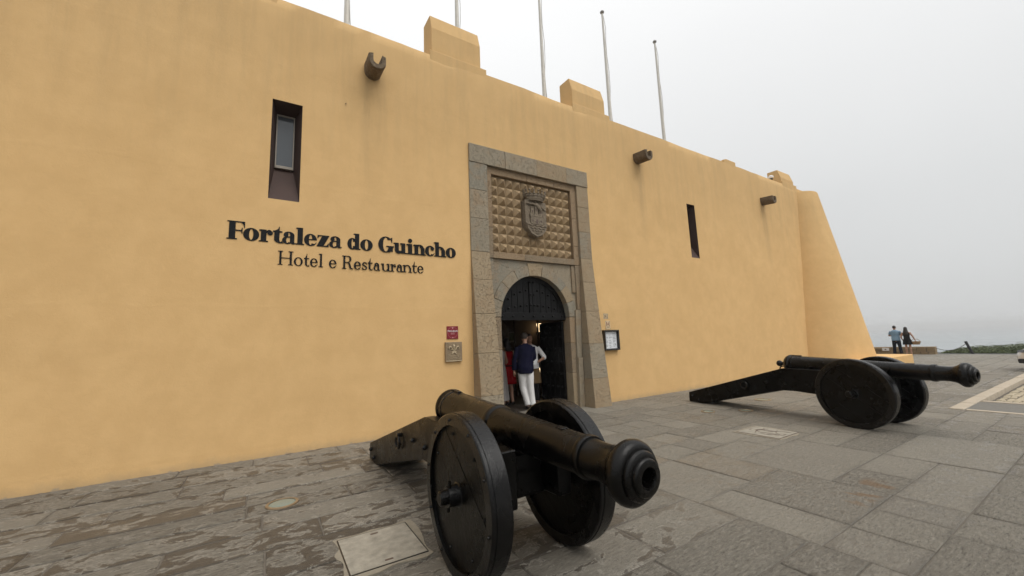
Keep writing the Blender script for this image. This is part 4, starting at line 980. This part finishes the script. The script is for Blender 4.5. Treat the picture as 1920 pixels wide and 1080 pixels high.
# ================================================================== PEOPLE
def remeshed(mb, voxel=.011, it=4, name='body'):
    me = mb.mesh(name, fix=True); ob = bpy.data.objects.new('tmp', me); COL.objects.link(ob)
    m = ob.modifiers.new('r', 'REMESH'); m.mode = 'VOXEL'; m.voxel_size = voxel; m.use_smooth_shade = True
    s_ = ob.modifiers.new('s', 'SMOOTH'); s_.factor = .5; s_.iterations = it
    dg = bpy.context.evaluated_depsgraph_get(); out = bpy.data.meshes.new_from_object(ob.evaluated_get(dg))
    bpy.data.objects.remove(ob); bpy.data.meshes.remove(me); out.name = name
    out.polygons.foreach_set('use_smooth', [True]*len(out.polygons)); return out
def limb(mb, pts, rad, seg=12, sub=4):
    """smooth tapered chain through the joints"""
    P = [Vector(p) for p in pts]; out = []; rr = []
    for i in range(len(P)-1):
        a, b = P[max(i-1, 0)], P[min(i+2, len(P)-1)]
        for k in range(sub):
            t = k/sub; p0, p1, p2, p3 = a, P[i], P[i+1], b
            cr_ = .5*((2*p1)+(-p0+p2)*t+(2*p0-5*p1+4*p2-p3)*t*t+(-p0+3*p1-3*p2+p3)*t**3)
            out.append(P[i].lerp(P[i+1], t)*.6+cr_*.4); rr.append(rad[i]+(rad[i+1]-rad[i])*t)
    out.append(P[-1]); rr.append(rad[-1]); mb.tube(out, rr, seg)
def hand(mb, wrist, d, side, nrm):
    d = Vector(d).normalized(); n_ = Vector(nrm).normalized(); u = d.cross(n_).normalized(); w = Vector(wrist)
    mb.tube([w-d*.01, w+d*.03, w+d*.085], [.024, .036, .036], 10, flat=(1, .55) if abs(u.x) > .5 else (.6, 1))
    for k, (off, L_) in enumerate(((-.028, .07), (-.009, .082), (.010, .077), (.028, .06))):
        b = w+d*.08+u*off; mb.tube([b-d*.02, b+d*L_*.45+n_*.006, b+d*L_*.8+n_*.022, b+d*L_*.93+n_*.034], [.0095, .009, .008, .0065], 7)
    b = w+d*.03+u*(-.03*side); mb.tube([b, b+d*.035-u*.022*side+n_*.012, b+d*.06-u*.026*side+n_*.024], [.011, .010, .008], 7)
class Pose: pass
def person(label, loc, rz, H, pose, outfit, skin, hair, look=0.0, female=False, tilt=0.0):
    """local frame: faces +Y, feet at z = 0, proportions for 1.75 m scaled to H"""
    k = H/1.75; root = thing('person', label, 'person', loc, rz); root.scale = (k, k, k)
    sh = .172 if female else .195; hip = .17 if female else .16; wa = .125 if female else .15
    lean = pose.get('lean', (0, 0)); lx, ly = lean
    def L(z): t = max(0, (z-.92)/.6); return lx*t, ly*t
    tor = []
    for z, hx, hy in ((.80, hip*.80, .10), (.86, hip*.98, .115), (.94, hip, .118), (1.06, wa*1.02, .098), (1.16, wa*1.04, .10), (1.28, wa*1.14, .112), (1.38, sh*.88, .108), (1.43, sh*.80, .092), (1.465, sh*.52, .07), (1.50, .06, .058)):
        ox, oy = L(z); tor.append((ox, oy, z, hx, hy))
    hips = [(-.088, 0, .90), (.088, 0, .90)]
    legs = [[hips[i], pose['knee'][i], pose['ankle'][i]] for i in (0, 1)]
    ox, oy = L(1.42); shl = [(-sh+.015+ox, oy, 1.405), (sh-.015+ox, oy, 1.405)]
    arms = [[shl[i], pose['elbow'][i], pose['wrist'][i]] for i in (0, 1)]
    hx_, hy_ = L(1.6); hc = Vector((hx_+tilt*.06, hy_+.018, 1.635))
    b = MB(); b.rings(tor, 22)
    b.tube([(L(1.46)[0], L(1.46)[1]-.005, 1.45), (L(1.52)[0], L(1.52)[1], 1.52), tuple(hc-Vector((0, .01, .06)))], [.062, .052, .052], 14)
    cl, sl = math.cos(look), math.sin(look)
    fwd = Vector((-sl, cl, 0)); rgt = Vector((cl, sl, 0))
    hb = MB(); hb.ball((0, 0, 0), (.074, .092, .112), 18, 12); hb.ball((0, .028, -.055), (.052, .062, .06), 14, 9)
    hb.tube([(0, .088, .018), (0, .105, -.012), (0, .108, -.022)], [.010, .014, .013], 8)
    for s_ in (-1, 1): hb.ball((s_*.076, -.006, -.008), (.012, .022, .032), 8, 6)
    hb.tube([(-.022, .083, -.055), (0, .090, -.053), (.022, .083, -.055)], [.006, .009, .006], 6)
    b.add([tuple(hc+rgt*v[0]+fwd*v[1]+Vector((0, 0, v[2]))) for v in hb.v], hb.f, True)
    for i, s_ in ((0, -1), (1, 1)):
        limb(b, legs[i], [.085, .056, .040]); a = Vector(legs[i][2]); kn = Vector(legs[i][1])
        mid = kn.lerp(a, .3); b.ball((mid.x, mid.y-.012, mid.z), (.052, .056, .11), 12, 8)
        toe = Vector(pose.get('toe', [(0, .15), (0, .15)])[i]).to_3d()
        b.tube([a+Vector((0, 0, .0)), a-toe*.18-Vector((0, 0, .045)), a+toe*.45-Vector((0, 0, .055)), a+toe-Vector((0, 0, .068))], [.040, .042, .036, .022], 10)
        limb(b, arms[i], [.052, .042, .028]); e_, w_ = Vector(arms[i][1]), Vector(arms[i][2])
        hd = pose.get('hand', [None, None])[i]; hand(b, w_, Vector(hd) if hd else (w_-e_), s_, pose.get('palm', [(-s_*.9, .4, 0)]*2)[i] if hd is None else pose['palm'][i])
    link('body', remeshed(b, .0095, 3), skin, root)
    # eyes
    ey = MB()
    for s_ in (-1, 1): ey.ball(tuple(hc+rgt*(s_*.030)+fwd*.080+Vector((0, 0, .012))), (.011, .011, .008), 8, 6)
    link('eyes', ey, 'hair_dark', root)
    # hair
    hm_ = MB()
    if hair[0] == 'short':
        hb = MB(); hb.ball((0, -.012, .022), (.083, .098, .104), 18, 12); hb.v = [(x, y_, z) if not (y_ > .035 and z < .07) else (x*.85, min(y_, .06), max(z, .055)) for x, y_, z in hb.v]
        hb.v = [(x, y_, max(z, -.035 if y_ < 0 else .0)) for x, y_, z in hb.v]
    else:
        hb = MB(); hb.ball((0, -.014, .022), (.088, .104, .108), 18, 12); hb.v = [(x, y_, z) if not (y_ > .035 and z < .07) else (x*.85, min(y_, .06), max(z, .055)) for x, y_, z in hb.v]
        n0 = hair[1]; hb.rings([(0, -.115, -n0, .075, .025), (.005, -.125, -n0+.08, .115, .045), (0, -.10, -.20, .125, .06), (0, -.06, -.10, .105, .075), (0, -.03, 0, .088, .085), (0, -.02, .06, .07, .07)], 18)
    hm_.add([tuple(hc+rgt*v[0]+fwd*v[1]+Vector((0, 0, v[2]))) for v in hb.v], hb.f, True)
    link('hair', remeshed(hm_, .011, 3, 'hair'), hair[-1], root)
    for piece, mat, opt in outfit:
        m = MB()
        if piece in ('shirt', 'tee'):
            lo = opt.get('hem', .84); gro = opt.get('grow', .020)
            rr = [(ox_, oy_, z, hx+gro+(.012 if z < 1.1 else 0), hy+gro+(.008 if z < 1.1 else 0)) for ox_, oy_, z, hx, hy in tor if lo-.001 <= z < 1.47]
            m.rings([(rr[0][0], rr[0][1], lo, rr[0][3]+.008, rr[0][4]+.008)]+[r_ for r_ in rr if r_[2] > lo+.01]+[(L(1.475)[0], L(1.475)[1], 1.475, .075, .07), (L(1.5)[0], L(1.5)[1]-.01, 1.50, .066, .064)], 22)
            for i in (0, 1):
                s0, e_, w_ = [Vector(p) for p in arms[i]]; ct = opt.get('sleeve', 1.0)
                if ct >= 1: limb(m, [s0, e_, e_.lerp(w_, ct-1.0 if ct < 2 else 1.0)] if ct < 2 else [s0, e_, w_], [.068, .056, .048 if ct >= 2 else .056])
                else: limb(m, [s0, s0.lerp(e_, ct)], [.070, .066])
        elif piece == 'trousers':
            m.rings([(0, 0, .82, hip*.86+.012, .115)]+[(L(z)[0], L(z)[1], z, hx+.014, hy+.014) for z, hx, hy in ((.86, hip*.98, .115), (.94, hip, .118), (1.0, hip*.97, .112))], 22)
            for i in (0, 1):
                h_, kn, an = [Vector(p) for p in legs[i]]; w_ = opt.get('width', 1.0); sg = opt.get('length', .96)
                en = kn.lerp(an, sg); limb(m, [h_, h_.lerp(kn, .5)+Vector((0, 0, 0)), kn, kn.lerp(en, .5), en], [.105, .092*w_, .076*w_, .072*w_, .074*w_], 14)
        elif piece == 'shorts_dress' or piece == 'dress':
            hem = opt['hem']; fl_ = opt.get('flare', .05)
            rr = [(L(z)[0], L(z)[1], z, hx+.016, hy+.016) for _, _, z, hx, hy in tor if .9 < z < 1.40]
            low_ = [(0, 0, hem+(.94-hem)*t, hip+.02+fl_*(1-t), .13+fl_*.8*(1-t)) for t in (0, .15, .5, .85)]
            m.rings(low_+rr+[(L(1.44)[0], L(1.44)[1], 1.44, sh*.62, .085), (L(1.475)[0], L(1.475)[1], 1.475, sh*.42, .068)], 24)
        elif piece == 'apron':
            m.rings([(0, .0, .52, hip+.075, .165), (0, 0, .75, hip+.055, .155), (0, 0, .95, hip+.03, .145), (0, 0, 1.03, hip+.01, .13)], 24)
        elif piece == 'shoes':
            for i in (0, 1):
                a = Vector(legs[i][2]); toe = Vector(pose.get('toe', [(0, .15), (0, .15)])[i]).to_3d()
                m.tube([a-toe*.30-Vector((0, 0, .02)), a-toe*.28-Vector((0, 0, .055)), a+toe*.3-Vector((0, 0, .055)), a+toe*1.08-Vector((0, 0, .064))], [.036, .044, .044, .028], 12)
        elif piece == 'belt':
            m.rings([(L(z)[0], L(z)[1], z, hip*.99+.036, .142) for z in (1.0, 1.035)], 24)
        elif piece == 'watch':
            e_, w_ = Vector(arms[1][1]), Vector(arms[1][2]); m.tube([w_.lerp(e_, .04), w_.lerp(e_, .10)], .034, 12)
            link(piece, m, mat, root); continue
        link(opt.get('name', piece), remeshed(m, .012, opt.get('smooth', 3), piece), mat, root)
    return root
stand = dict(knee=[(-.095, .01, .50), (.095, .01, .50)], ankle=[(-.10, -.02, .085), (.10, -.02, .085)], elbow=[(-.25, -.03, 1.13), (.25, -.03, 1.13)], wrist=[(-.26, .05, .88), (.26, .05, .88)])
def P(**k): d = dict(stand); d.update(k); return d
# in the doorway
person('man seen from behind in navy shirt and loose white trousers standing in the doorway', (5.22, .62, .022), R(-20), 1.77,
       P(knee=[(-.07, .05, .50), (.10, -.01, .50)], ankle=[(.03, .0, .085), (.13, -.02, .085)], elbow=[(-.26, -.03, 1.13), (.24, .06, 1.15)], wrist=[(-.27, .03, .88), (.12, .26, 1.05)], lean=(.02, .03)),
       [('trousers', 'white_cloth', dict(width=1.06, length=1.0)), ('shirt', 'navy_cloth', dict(hem=.80, sleeve=1.93, grow=.028)), ('shoes', 'leather', {})], 'skin', ('short', 'hair_grey'), R(-35))
person('waiter in white shirt and long brown apron holding a sheet, beside the open door leaf', (5.70, 1.06, .022), R(150), 1.74,
       P(elbow=[(-.33, .06, 1.16), (.29, .04, 1.14)], wrist=[(-.22, .25, 1.10), (.10, .26, 1.09)], lean=(.03, .06)),
       [('trousers', 'black_cloth', {}), ('shirt', 'white_cloth', dict(hem=.88, sleeve=1.35)), ('apron', 'brown_cloth', {}), ('shoes', 'leather', {}), ('watch', 'leather', {})], 'skin_tan', ('short', 'hair_dark'), R(25))
person('dark-haired woman in a sleeveless red dress inside the doorway', (5.26, 1.50, .02), R(-5), 1.66,
       P(knee=[(-.07, .03, .50), (.08, .0, .50)], ankle=[(-.05, -.02, .10), (.09, -.04, .10)], elbow=[(-.23, -.02, 1.13), (.23, -.03, 1.13)], wrist=[(-.24, .06, .90), (.24, .07, .90)]),
       [('dress', 'red_cloth', dict(hem=.54, flare=.06)), ('belt', 'black_cloth', {}), ('shoes', 'leather', {})], 'skin', ('long', .24, 'hair_dark'), 0, True)
person('fair-haired woman in a long pale dress at the edge of the doorway', (4.98, 1.42, .02), R(10), 1.66,
       P(elbow=[(-.22, -.02, 1.13), (.22, -.03, 1.13)], wrist=[(-.22, .08, .90), (.22, .06, .90)]),
       [('dress', 'cream_cloth', dict(hem=.14, flare=.07)), ('shoes', 'leather', {})], 'skin', ('long', .20, 'hair_fair'), 0, True)
# at the sea wall
person('man in light blue shirt and dark trousers with folded arms looking out to sea', (30.4, .38, -.0), R(-88), 1.66,
       P(knee=[(-.12, .0, .50), (.12, .0, .50)], ankle=[(-.15, -.02, .085), (.15, -.02, .085)], elbow=[(-.29, .05, 1.16), (.30, .06, 1.16)], wrist=[(-.05, .22, 1.16), (.06, .20, 1.20)]),
       [('trousers', 'denim', dict(width=1.08)), ('tee', 'blue_cloth', dict(hem=.86, sleeve=.75, grow=.028)), ('shoes', 'leather', {})], 'skin_tan', ('short', 'hair_dark'), 0)
lady = person('woman in short black dress with long dark hair at the sea wall', (30.3, -.10, -.0), R(-88), 1.56,
       P(knee=[(-.09, .0, .50), (.09, .0, .50)], ankle=[(-.10, -.03, .085), (.11, -.03, .085)], elbow=[(-.25, -.03, 1.14), (.28, .0, 1.14)], wrist=[(-.22, .10, .93), (.34, .06, .92)]),
       [('dress', 'black_cloth', dict(hem=.66, flare=.05)), ('shoes', 'leather', {})], 'skin', ('long', .42, 'hair_dark'), 0, True)
bk = thing('basket', 'woven shopping basket hanging from the hand of the woman at the sea wall', 'basket', (30.35, -.42, .58), R(-88))
part('basket_body', MB().rings([(0, 0, 0, .14, .09), (0, 0, .02, .15, .10), (0, 0, .17, .21, .13), (0, 0, .175, .20, .12), (0, 0, .04, .14, .09)], 24), 'wicker', bk)
part('handle', MB().tube([(.17*math.cos(PI*k_/12), 0, .16+.14*math.sin(PI*k_/12)) for k_ in range(13)], .010, 6), 'wicker', bk)
sht = thing('paper_sheet', 'white paper sheet held by the waiter', 'paper', (5.60, .78, 1.12))
part('sheet', MB().add([(-.09, -.03, -.10), (.08, .0, -.12), (.09, .02, .10), (-.07, -.02, .12), (-.09, -.028, -.10), (.08, .002, -.12), (.09, .022, .10), (-.07, -.018, .12)], [(0, 1, 2, 3), (7, 6, 5, 4), (0, 4, 5, 1), (1, 5, 6, 2), (2, 6, 7, 3), (3, 7, 4, 0)]), 'paper', sht)

# ================================================================== EDGE OF THE HEADLAND
sw = thing('sea_wall', 'low brown rubble stone wall at the edge of the headland', 'wall', (31.6, 1.6, 0))
rub = MB(); rr = random.Random(11)
z = -.02
for row in range(3):
    y_ = -2.5; h = .145
    while y_ < 4.5:
        L_ = rr.uniform(.18, .42); d = rr.uniform(-.03, .03)
        rub.add([(d-.22+rr.uniform(-.02, .02), y_+.008, z+.006), (.2, y_+.008, z), (.2, y_+L_-.008, z), (d-.22+rr.uniform(-.02, .02), y_+L_-.008, z+.004),
                 (d-.21+rr.uniform(-.02, .02), y_+.012, z+h+rr.uniform(-.01, .012)), (.2, y_+.01, z+h), (.2, y_+L_-.01, z+h), (d-.21, y_+L_-.012, z+h+rr.uniform(-.01, .012))],
                [(0, 3, 2, 1), (4, 5, 6, 7), (0, 1, 5, 4), (1, 2, 6, 5), (2, 3, 7, 6), (3, 0, 4, 7)]); y_ += L_
    z += h
tag(part('rubble_stones', rub, 'rubble', sw, .01), kind='stuff')
part('wall_core', MB().box(-.17, .17, -2.48, 4.6, -.05, .40), 'joint', sw)
sg = thing('notice_sign', 'small white notice fixed on the low stone sea wall', 'sign', (31.34, 1.15, .20))
part('board', MB().box(-.01, .01, -.15, .15, 0, .17), 'print_white', sg); part('symbol', MB().prism([(-.05, .05), (.05, .05), (.02, .12), (-.02, .10)], -.012, -.0105, 'x'), 'print_dark', sg)
po = thing('bollard', 'dark leaning post at the edge above the sea', 'post', (32.2, -2.1, -.02))
part('post', MB().tube([(0, -.02, 0), (0, .15, .64)], .058, 10), 'post_wood', po); part('post_cap', MB().tube([(0, .150, .641), (0, .16, .68)], .064, 10), 'post_wood', po)
ch = MB()
for (a, b, sag) in (((31.6, -.90, .34), (32.2, -1.98, .58), .42),):
    a, b = Vector(a), Vector(b); ch.tube([a.lerp(b, t/14)-Vector((0, 0, sag*4*(t/14)*(1-t/14)*.6)) for t in range(15)], .014, 6)
tag(link('chain', ch, 'chain'), 'slack chain hanging between the sea wall and the leaning post', 'chain')
sb = MB(); vals = []; rr = random.Random(4)
def mound(y_): 
    t = min(1, max(0, (-y_-.8)/2.2)); return (.10+.40*t**.7)*(1+.25*noise.noise(Vector((y_*.9, 2, 0))))
for k in range(30000):
    y_ = -.8-13.5*rr.random()**1.1; x_ = 32.5+2.4*rr.random(); prof_ = math.sin(PI*min(1, max(0, (x_-32.4)/2.6)))**.6
    z_ = mound(y_)*prof_*(rr.random()**.45)*(1+.3*noise.noise(Vector((x_*1.7, y_*1.7, 0)))); s_ = rr.uniform(.022, .05)
    a = rr.uniform(0, 2*PI); t = rr.uniform(-1.1, 1.1); u = Vector((math.cos(a), math.sin(a), t*.6)).normalized()*s_; v = Vector((-math.sin(a), math.cos(a), rr.uniform(-1, 1))).normalized()*s_*.55; p = Vector((x_, y_, z_-.05))
    sb.add([p-u, p+v, p+u, p-v], [(0, 1, 2, 3)]); vals.append(rr.random())
for k in range(26):
    y_ = -1.5-9*rr.random(); x_ = 32.9+1.2*rr.random(); h = mound(y_)
    p = Vector((x_, y_, h*.8)); sb.tube([p, p+Vector((.03, rr.uniform(-.1, .1), .1)), p+Vector((.05, rr.uniform(-.22, .22), rr.uniform(.14, .26)))], [.008, .006, .003], 3); vals += [.1]*(len(sb.f)-len(vals))
for i in range(60):
    for j in range(8):
        def q_(a, b):
            y_ = -.8-13.5*a/60; x_ = 32.45+2.5*b/8; pr = math.sin(PI*b/8)**.6 if 0 < b < 8 else 0
            return (x_, y_, mound(y_)*pr*.72*(1+.3*noise.noise(Vector((x_*1.7, y_*1.7, 0))))-.08)
        sb.add([q_(i, j), q_(i+1, j), q_(i+1, j+1), q_(i, j+1)], [(0, 1, 2, 3)]); vals.append(.05)
me = sb.mesh('scrub', fix=False); set_rnd(me, vals); tag(link('scrub', me, 'scrub_leaf'), 'low dark green coastal scrub along the edge of the headland', 'scrub', kind='stuff')

# ================================================================== PARKED CAR (its nose is in view, towards the wall)
car = thing('parked_car', 'pale silver car parked past the kerb with its nose towards the fortress', 'car', (21.45, -4.90, 0), 0)
prof = [(0, .42), (-.02, .30), (-.12, .20), (-.55, .18), (-1.2, .18), (-3.3, .18), (-4.05, .22), (-4.25, .40), (-4.28, .78), (-4.15, 1.0), (-3.95, 1.06)]
sec = [(y_, zb, zt, hw) for y_, zb, zt, hw in ((0.03, .34, .56, .55), (-.06, .25, .66, .72), (-.2, .20, .74, .82), (-.55, .18, .84, .88), (-1.05, .18, .92, .90), (-1.9, .18, .96, .91), (-3.2, .18, .98, .91), (-3.9, .2, 1.0, .88), (-4.2, .3, .98, .82), (-4.28, .42, .80, .70))]
bm_ = MB(); vs = []; N = 12
for y_, zb, zt, hw in sec:
    for u, v in ((-.86, 0), (-1, .12), (-1.0, .45), (-.99, .66), (-.93, .90), (-.78, 1.0), (.78, 1.0), (.93, .90), (.99, .66), (1.0, .45), (1, .12), (.86, 0)):
        vs.append((u*hw, y_, zb+(zt-zb)*v))
fs = [(i*N+k_, i*N+(k_+1) % N, (i+1)*N+(k_+1) % N, (i+1)*N+k_) for i in range(len(sec)-1) for k_ in range(N)] + [tuple(range(N)), tuple((len(sec)-1)*N+k_ for k_ in range(N))]
bm_.add(vs, fs, True); body = part('body', bm_, 'car_paint', car)
cab = MB(); vs = []
for y_, z_, hw in ((-1.0, .90, .80), (-1.75, 1.38, .66), (-2.1, 1.44, .64), (-3.1, 1.42, .63), (-4.0, .98, .74)):
    vs += [(-hw, y_, z_), (hw, y_, z_), (hw*1.12, y_, .9), (-hw*1.12, y_, .9)]
cab.add(vs, [(i*4+k_, i*4+(k_+1) % 4, i*4+4+(k_+1) % 4, i*4+4+k_) for i in range(4) for k_ in range(4)]); part('cabin_glass', cab, 'car_glass', car)
rf = MB(); vs = []
for y_, z_, hw in ((-1.72, 1.385, .64), (-2.1, 1.452, .63), (-3.1, 1.432, .62), (-3.35, 1.36, .63)): vs += [(-hw, y_, z_), (hw, y_, z_), (hw, y_, z_+.02), (-hw, y_, z_+.02)]
rf.add(vs, [(i*4+k_, i*4+(k_+1) % 4, i*4+4+(k_+1) % 4, i*4+4+k_) for i in range(3) for k_ in range(4)]+[(0, 1, 2, 3), (12, 13, 14, 15)]); part('roof', rf, 'car_paint', car)
for s_ in (-1, 1):
    for ya, yb in (((-1.02, .9), (-1.76, 1.40)), ((-3.3, 1.40), (-4.02, .98))):
        part('pillar', MB().tube([(s_*.83, ya[0], ya[1]), (s_*.67, yb[0], yb[1])], .035, 6), 'car_paint', car)
    part('headlight', MB().add([(s_*.56, .02, .60), (s_*.78, -.13, .60), (s_*.89, -.42, .70), (s_*.87, -.46, .78), (s_*.72, -.16, .70), (s_*.55, -.0, .66)], [(0, 1, 2, 3, 4, 5)]).add([(s_*.5, -.1, .60), (s_*.7, -.25, .6)], []), 'car_glass', car)
    part('air_intake', MB().box(s_*.55 if s_ > 0 else -.80, .80 if s_ > 0 else -.55, -.16, -.0, .26, .40), 'rubber', car, .02)
    part('mirror', MB().ball((s_*.97, -1.35, 1.0), (.10, .06, .07), 10, 7), 'car_paint', car)
    for y_ in (-.88, -3.45):
        tyre = part('wheel', MB().lathe([(-.10, .22), (-.105, .30), (-.08, .325), (.08, .325), (.105, .30), (.10, .22)], lambda t, a, b: (t, a, b), 32, False, False), 'rubber', car, 0, 1, (s_*.83, y_, .325))
        part('rim', MB().lathe([(s_*.07, .225), (s_*.10, .215), (s_*.08, .06), (s_*.10, .04)], lambda t, a, b: (t, a, b), 24, False), 'steel', tyre)
part('grille', MB().box(-.45, .45, -.06, .045, .30, .50), 'rubber', car, .02)
part('underside', MB().box(-.80, .80, -4.0, -.25, .14, .30), 'rubber', car)

# ================================================================== AIR
hz = link('haze', MB().box(-4300, 4300, -4300, 4300, -19.0, 14.0).mesh('haze'), None)
hmat = bpy.data.materials.new('haze_air'); hmat.use_nodes = True; nt = hmat.node_tree
for n_ in list(nt.nodes):
    if n_.type != 'OUTPUT_MATERIAL': nt.nodes.remove(n_)
pv = nt.nodes.new('ShaderNodeVolumePrincipled'); pv.inputs['Color'].default_value = (.95, .955, .955, 1); pv.inputs['Density'].default_value = .0007; pv.inputs['Anisotropy'].default_value = .15
nt.links.new(pv.outputs[0], nt.nodes['Material Output'].inputs['Volume']); hz.data.materials.append(hmat); tag(hz, 'pale sea fog hanging over the headland and water', 'haze', kind='stuff')
